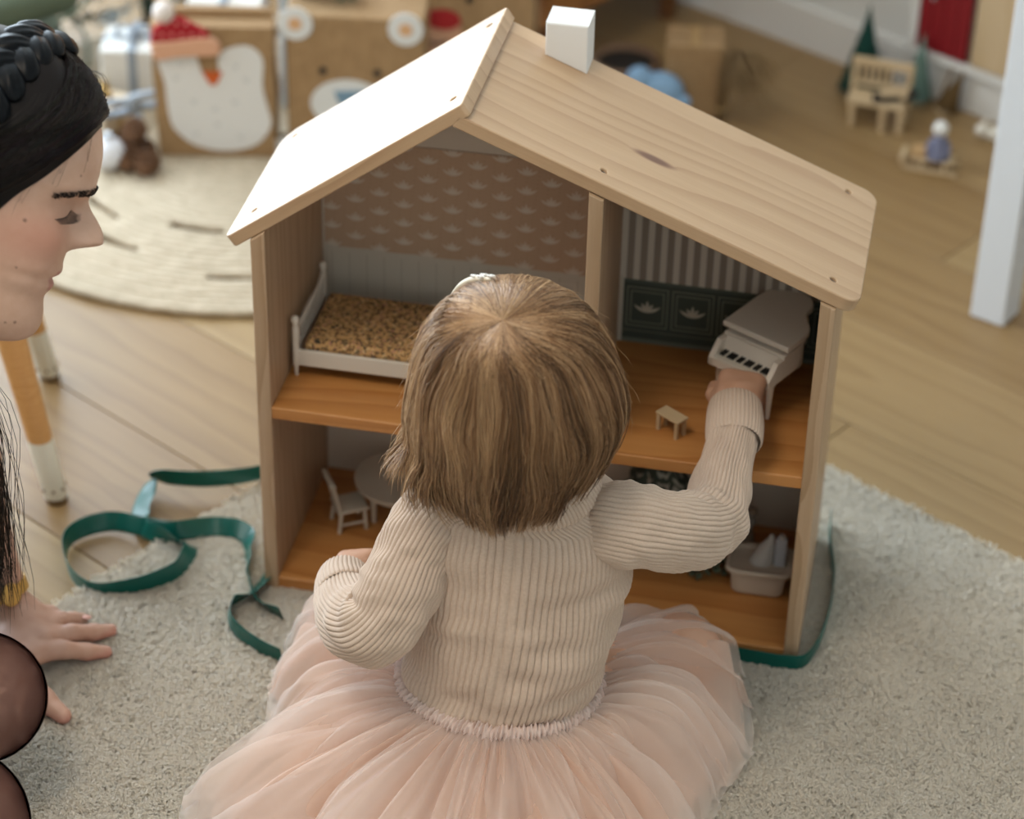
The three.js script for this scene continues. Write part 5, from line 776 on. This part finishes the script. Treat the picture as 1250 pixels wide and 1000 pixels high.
  const body = bones([[neckB, [-0.26, 0.40, 0.235], 0.042, 0.048], [[-0.26, 0.40, 0.235], chest, 0.06, 0.095], [chest, [-0.50, 0.13, 0.31], 0.11, 0.12], [[-0.30, 0.36, 0.12], [-0.31, 0.35, 0.37], 0.05, 0.05],
    [[-0.30, 0.36, 0.12], [-0.27, 0.19, 0.10], 0.044, 0.036], [[-0.27, 0.19, 0.10], [-0.2235, 0.036, 0.130], 0.036, 0.023],
    [[-0.31, 0.35, 0.37], [-0.405, 0.20, 0.515], 0.044, 0.034], [[-0.405, 0.20, 0.515], [-0.40, 0.055, 0.600], 0.034, 0.022],
    [[-0.49, 0.12, 0.30], [-0.158, 0.118, 0.345], 0.085, 0.052], [[-0.158, 0.115, 0.345], [-0.42, 0.045, 0.33], 0.05, 0.036], [[-0.42, 0.045, 0.33], [-0.55, 0.03, 0.33], 0.034, 0.02],
    [[-0.50, 0.12, 0.38], [-0.142, 0.082, 0.470], 0.085, 0.066], [[-0.142, 0.075, 0.470], [-0.42, 0.045, 0.47], 0.055, 0.036], [[-0.42, 0.045, 0.47], [-0.55, 0.03, 0.46], 0.034, 0.02]], 0.025);
  const handF = (() => { // her left hand, palm on the rug, fingers towards the house
    const wr = [-0.214, 0.036, 0.130], K = [[-0.170, 0.027, 0.180], [-0.166, 0.029, 0.160], [-0.170, 0.028, 0.140], [-0.178, 0.026, 0.124]], tip = [[-0.111, 0.0085, 0.1405], [-0.117, 0.0085, 0.108], [-0.151, 0.0085, 0.097], [-0.172, 0.0085, 0.1005]];
    const palm = bones(K.map((k, i) => [wr, k, 0.02, 0.0115]), 0.012);
    const fin = K.map((k, i) => { const m = (t, h) => [lerp(k[0], tip[i][0], t), h, lerp(k[2], tip[i][2], t)]; const r = [0.0088, 0.0088, 0.0085, 0.0075][i]; return bones([[k, m(0.42, 0.024), r * 1.12, r * 1.02], [m(0.42, 0.024), m(0.74, 0.0145), r * 1.0, r * 0.92], [m(0.74, 0.0145), tip[i], r * 0.92, r * 0.74]], 0.004); });
    const th = bones([[[-0.196, 0.03, 0.165], [-0.168, 0.024, 0.208], 0.014, 0.0115], [[-0.168, 0.024, 0.208], [-0.141, 0.016, 0.229], 0.0115, 0.0105], [[-0.141, 0.016, 0.229], [-0.119, 0.010, 0.2395], 0.0105, 0.0082]], 0.006);
    return (X, y, z) => { const x = X + 0.0095; let d = palm(x, y, z), f = 1e9; for (const g of fin) f = Math.min(f, g(x, y, z)); d = smin(d, f, 0.007); return smin(d, th(x, y, z), 0.01); };
  })();
  const sk = (q) => tint(q, (x, y, z) => { const n = noise3(x * 70, y * 70, z * 70) * 0.03, tipf = smooth(0.018, 0.009, y) * (x > -0.15 ? 1 : 0); return [0.56 + n, lerp(0.335, 0.26, tipf) + n, lerp(0.25, 0.2, tipf) + n]; });
  const bodyG = sk(sdfGeo(body, [-0.64, 0.0, 0.02], [-0.06, 0.52, 0.68], 0.011)), handG = sk(sdfGeo(handF, [-0.255, -0.003, 0.07], [-0.105, 0.065, 0.26], 0.0026));
  const handG2 = sk(hand([-0.40, 0.05, 0.600], [0.75, -0.12, 0.5], [0.1, 1, 0.1], 0.15, 0.12, 0.25, -1));
  obj('body', inHer(merge([headG, bodyG, handG, handG2])), skin, her);
  const nail = std(0xd9a79a, 0.25); for (const [x, y, z, a] of [[-0.1145, 0.0135, 0.1415, 0.3], [-0.120, 0.0135, 0.1105, 1.0], [-0.1445, 0.0135, 0.0995, 1.0], [-0.124, 0.0165, 0.2385, -0.4]]) obj('nail', inHer(mv(ball(0, 0, 0, 0.0058, 0.0016, 0.0042, 14), x - 0.0095, y, z, 0, a, -0.35)), nail, her);
  // sheer black stockings: a fine knit over the legs
  const legs = bones([[[-0.49, 0.12, 0.30], [-0.158, 0.118, 0.345], 0.0868, 0.0538], [[-0.158, 0.115, 0.345], [-0.42, 0.045, 0.33], 0.0518, 0.0378], [[-0.42, 0.045, 0.33], [-0.56, 0.03, 0.33], 0.0358, 0.0218]], 0.025), legs2 = bones([[[-0.50, 0.12, 0.38], [-0.142, 0.082, 0.470], 0.0868, 0.0678], [[-0.142, 0.075, 0.470], [-0.42, 0.045, 0.47], 0.0568, 0.0378], [[-0.42, 0.045, 0.47], [-0.56, 0.03, 0.46], 0.0358, 0.0218]], 0.025);
  obj('stockings', inHer(merge([sdfGeo(legs, [-0.60, -0.02, 0.2], [-0.085, 0.23, 0.45], 0.009), sdfGeo(legs2, [-0.60, -0.03, 0.28], [-0.06, 0.23, 0.56], 0.009)])), std(0xffffff, 0, { transmission: 1, ior: 1.0, specularIntensity: 0, thickness: 0.002, attenuationColor: new THREE.Color(0.46, 0.42, 0.43), attenuationDistance: 0.0038 }), her);
  // black dress: torso and upper thighs
  const dress = bones([[[-0.27, 0.395, 0.236], chest, 0.068, 0.102], [chest, [-0.50, 0.13, 0.31], 0.118, 0.135], [[-0.305, 0.36, 0.13], [-0.31, 0.355, 0.37], 0.056, 0.056], [[-0.30, 0.36, 0.12], [-0.292, 0.315, 0.113], 0.052, 0.05], [[-0.31, 0.35, 0.37], [-0.345, 0.295, 0.425], 0.052, 0.048], [[-0.50, 0.12, 0.30], [-0.30, 0.12, 0.325], 0.1, 0.082], [[-0.50, 0.12, 0.38], [-0.30, 0.1, 0.43], 0.1, 0.086]], 0.03);
  obj('dress', inHer(sdfGeo(dress, [-0.70, -0.01, 0.02], [-0.18, 0.5, 0.6], 0.012)), std(0x15161a, 0.85), her);
  // hair: a smooth dark cap from the hairline back, strands over it and a long fall behind the shoulder
  const line = [[0, 0.078], [0.35, 0.072], [0.7, 0.054], [1.0, 0.026], [1.3, -0.012], [1.6, -0.05], [1.85, -0.075], [2.1, -0.108], [3.2, -0.115]], yb = (th) => table(line, Math.min(3.15, Math.abs(th)));
  const hs = (th, t, off) => { const y0 = yb(th), y = lerp(y0, 0.1185, t); return surf(th, y, off + lerp(0.008, 0.012, smooth(0.5, 1.1, Math.abs(th))) * smooth(0, 0.4, t)).multiplyScalar(1); };
  const capR = []; for (let j = 0; j <= 60; j++) { const ring = []; for (let i = 0; i < 160; i++) { const th = (i / 160 * 2 - 1) * Math.PI; ring.push(toWorld(...hs(th, j / 60, 0.0015).toArray())); } capR.push(ring.reverse()); }
  const list = [], Q = 2600;
  for (let i = 0; i < Q; i++) { // from the middle parting down and back behind the ear
    const sgn = R() < 0.72 ? 1 : -1, px = lerp(0.070, -0.06, R() ** 0.8), lane = R(), pts = [], thE = sgn * (1.55 + 0.75 * lane), tE = 0.05 + 0.1 * R();
    const y1 = 0.119 - 0.0, th0 = sgn * lerp(0.06, 0.9, clamp(-px * 8 + 0.1)), p0y = table(P.map((r) => [-r[1], r[0]]).reverse().slice(0).sort((a, b) => a[0] - b[0]), -Math.max(0.01, px));
    const tS = clamp(((px > 0 ? 0.085 + 0.03 * (1 - px / 0.075) : 0.116) - yb(th0)) / (0.1185 - yb(th0)), 0.05, 0.97);
    for (let k = 0; k < 16; k++) { const q = k / 15, th = lerp(th0, thE, smooth(0, 1, q) * 0.5 + q * 0.5), t = lerp(tS, tE, Math.pow(q, 1.2)); pts.push(toWorld(...hs(th, clamp(t, 0.01, 0.99), 0.0022 + 0.0012 * R() + 0.0022 * noise3(lane * 9, q * 2, i % 13) + 0.0015 * Math.sin(lane * 60)).toArray())); }
    list.push({ pts, r: 0.00032, c: [0.012 + R() * 0.012, 0.010 + R() * 0.009, 0.010 + R() * 0.009] });
  }
  for (let i = 0; i < 70; i++) { const th = 0.1 + R() * 1.2, pts = []; for (let k = 0; k < 7; k++) { const q = k / 6; pts.push(toWorld(...hs(th + 0.35 * q, clamp(0.75 - 0.25 * q + R() * 0.02), 0.004 + 0.014 * Math.sin(q * 3) * (0.4 + (i % 5) * 0.16)).toArray())); } list.push({ pts, r: 0.00012, c: [0.03, 0.025, 0.022] }); }
  for (let i = 0; i < 6; i++) { const th = 0.25 + R() * 1.1, pts = []; for (let k = 0; k < 6; k++) { const q = k / 5; pts.push(toWorld(...surf(th + 0.1 * q, yb(th) - (0.006 + 0.03 * R()) * q, 0.0015 + 0.001 * q).toArray())); } list.push({ pts, r: 0.00011, c: [0.03, 0.022, 0.018] }); }
  for (let i = 0; i < 900; i++) { const a = R(), b = R(), pts = [], s = toWorld(-0.075 + 0.05 * a, -0.02 - 0.05 * b, 0.055 * (R() * 2 - 0.6)); const ex = -0.176 + 0.03 * (R() + R() - 1) - 0.02 * b, ez = 0.26 + 0.07 * (R() - 0.5), ey = 0.13 + 0.07 * R(); for (let k = 0; k < 14; k++) { const q = k / 13; pts.push(V3(lerp(s.x - 0.03 * Math.sin(q * 3.1), ex + 0.004 * Math.sin(q * 14 + i), smooth(0, 0.6, q)), lerp(s.y, ey, q), lerp(s.z, ez, smooth(0, 0.7, q)) + 0.004 * Math.sin(q * 11 + i * 2))); } const w = smooth(0.3, 1, R()); list.push({ pts, r: 0.0003, c: [0.018 + 0.05 * w, 0.013 + 0.03 * w, 0.011 + 0.02 * w] }); }
  obj('hair', inHer(merge([tint(loft(capR), () => [0.012, 0.010, 0.010]), strands(list, true)])), std(0xffffff, 0.42, { vertexColors: true, specularIntensity: 0.25 }), her, { kind: 'stuff' });
  // brows and lashes
  const brow = [[], []]; for (let i = 0; i < 320; i++) { const s = i % 2 ? 1 : -1, q = R(), z = lerp(0.010, 0.053, q), yy = 0.0215 - 0.009 * q + 0.003 * Math.sin(q * 3.1) + (R() - 0.5) * 0.010 * (1 - 0.55 * q) * (0.45 + 0.55 * smooth(0, 0.2, q)), at = (dz, dy, o) => { const zz = z + dz, Sx = table(P, yy + dy, 3), th = Math.asin(clamp(Math.pow(zz / Sx, 1 / 0.82))); return toWorld(...surf(s * th, yy + dy, o).toArray()); }; brow[i % 2].push({ pts: [at(0, 0, 0.0010), at(0.002, 0.0012, 0.0018), at(0.0045, 0.0016, 0.0014)], r: 0.0005 }); }
  for (const b of brow) obj('eyebrow', inHer(strands(b)), std(0x140d0a, 0.7), her, { kind: 'stuff' });
  const lash = [[], []]; for (let i = 0; i < 64; i++) { const s = i % 2 ? 1 : -1, q = (i >> 1) / 31, z = lerp(0.019, 0.0455, q), yy = 0.0035 - 0.009 * q - 0.0012 * Math.sin(q * 3.1), Sx = table(P, yy, 3), th = Math.asin(clamp(Math.pow(z / Sx, 1 / 0.82))), p = surf(s * th, yy, 0.0004), l = 0.0085 + 0.003 * Math.sin(q * 3.1) + R() * 0.001, o = (q - 0.4) * 0.006 * s; lash[i % 2].push({ pts: [p, p.clone().add(V3(l * 0.55, -0.0022, o * 0.5)), p.clone().add(V3(l * 0.95, -0.0006, o))].map((v) => toWorld(v.x, v.y, v.z)), r: 0.00021 }); }
  for (const s of [-1, 1]) { const l = []; for (let k = 0; k <= 12; k++) { const z = lerp(0.018, 0.0465, k / 12), yy = 0.0035 - 0.009 * k / 12 - 0.0012 * Math.sin(k / 12 * 3.1), th = Math.asin(clamp(Math.pow(z / table(P, yy, 3), 1 / 0.82))); l.push(toWorld(...surf(s * th, yy, 0.0002).toArray())); } lash[s > 0 ? 1 : 0].push({ pts: l, r: 0.00045 }); }
  for (const l of lash) obj('eyelash', inHer(strands(l)), M.black, her, { kind: 'stuff' });
  // braided satin headband over the crown
  const satin = std(0x04070c, 0.36, { specularIntensity: 0.3 }), braid = [];
  const arc = (a) => V3(0.012 + 0.012 * Math.cos(a) - 0.028 * Math.abs(Math.sin(a)), 0.016 + 0.113 * Math.cos(a), 0.0925 * Math.sin(a));
  for (let k = -17; k <= 17; k++) { const a = k * 0.105, p = arc(a), d = arc(a + 0.02).sub(arc(a - 0.02)).normalize(), out = p.clone().sub(V3(0.0, 0.016, 0)).normalize(), s = V3().crossVectors(d, out).normalize(), w = k % 2 ? 1 : -1; out.crossVectors(s, d).normalize();
    const lx = d.clone().multiplyScalar(Math.cos(0.75 * w)).addScaledVector(s, Math.sin(0.75 * w)), lz = V3().crossVectors(lx, out), c = p.clone().addScaledVector(s, 0.0085 * w).addScaledVector(out, 0.0045);
    const g = new THREE.SphereGeometry(1, 28, 18), q = g.attributes.position; for (let i = 0; i < q.count; i++) { const x = q.getX(i), z = q.getZ(i); q.setY(i, q.getY(i) * (1 - 0.25 * x * x) + 0.06 * Math.sin(z * 9) * (1 - x * x)); } g.computeVertexNormals();
    braid.push(g.applyMatrix4(new THREE.Matrix4().makeBasis(lx.multiplyScalar(0.0205), out.clone().multiplyScalar(0.0095), lz.multiplyScalar(0.0125)).setPosition(c)).applyMatrix4(HM)); }
  obj('headband', inHer(merge(braid)), satin, her);
  // gold watch on the wrist
  const wd = V3(-0.214 + 0.27, 0.036 - 0.19, 0.130 - 0.10).normalize(), wc = V3(-0.2300, 0.0565, 0.1275), gold = std(0xd0a558, 0.4, { metalness: 0.35 }), links = [];
  const a1 = V3(0, 1, 0).addScaledVector(wd, -wd.y).normalize(), a2 = V3().crossVectors(wd, a1);
  for (let k = 0; k < 36; k++) { const t = k / 36 * 6.2832, c = wc.clone().addScaledVector(a1, Math.cos(t) * 0.0272).addScaledVector(a2, Math.sin(t) * 0.0272), m = new THREE.Matrix4().makeBasis(a1.clone().multiplyScalar(-Math.sin(t)).addScaledVector(a2, Math.cos(t)), wd, a1.clone().multiplyScalar(Math.cos(t)).addScaledVector(a2, Math.sin(t))).setPosition(c); links.push(box(0.0044, 0.012, 0.0022, 0.0008).applyMatrix4(m)); }
  const w = obj('watch', inHer(merge(links)), gold, her); const fc = wc.clone().addScaledVector(a1, 0.0285).addScaledVector(a2, 0.006); obj('dial', inHer(new THREE.SphereGeometry(1, 28, 16).applyMatrix4(new THREE.Matrix4().makeBasis(wd.clone().multiplyScalar(0.0115), a1.clone().multiplyScalar(0.003), a2.clone().multiplyScalar(0.0115)).setPosition(fc))), gold, w);
}

renderer.render(scene, camera);
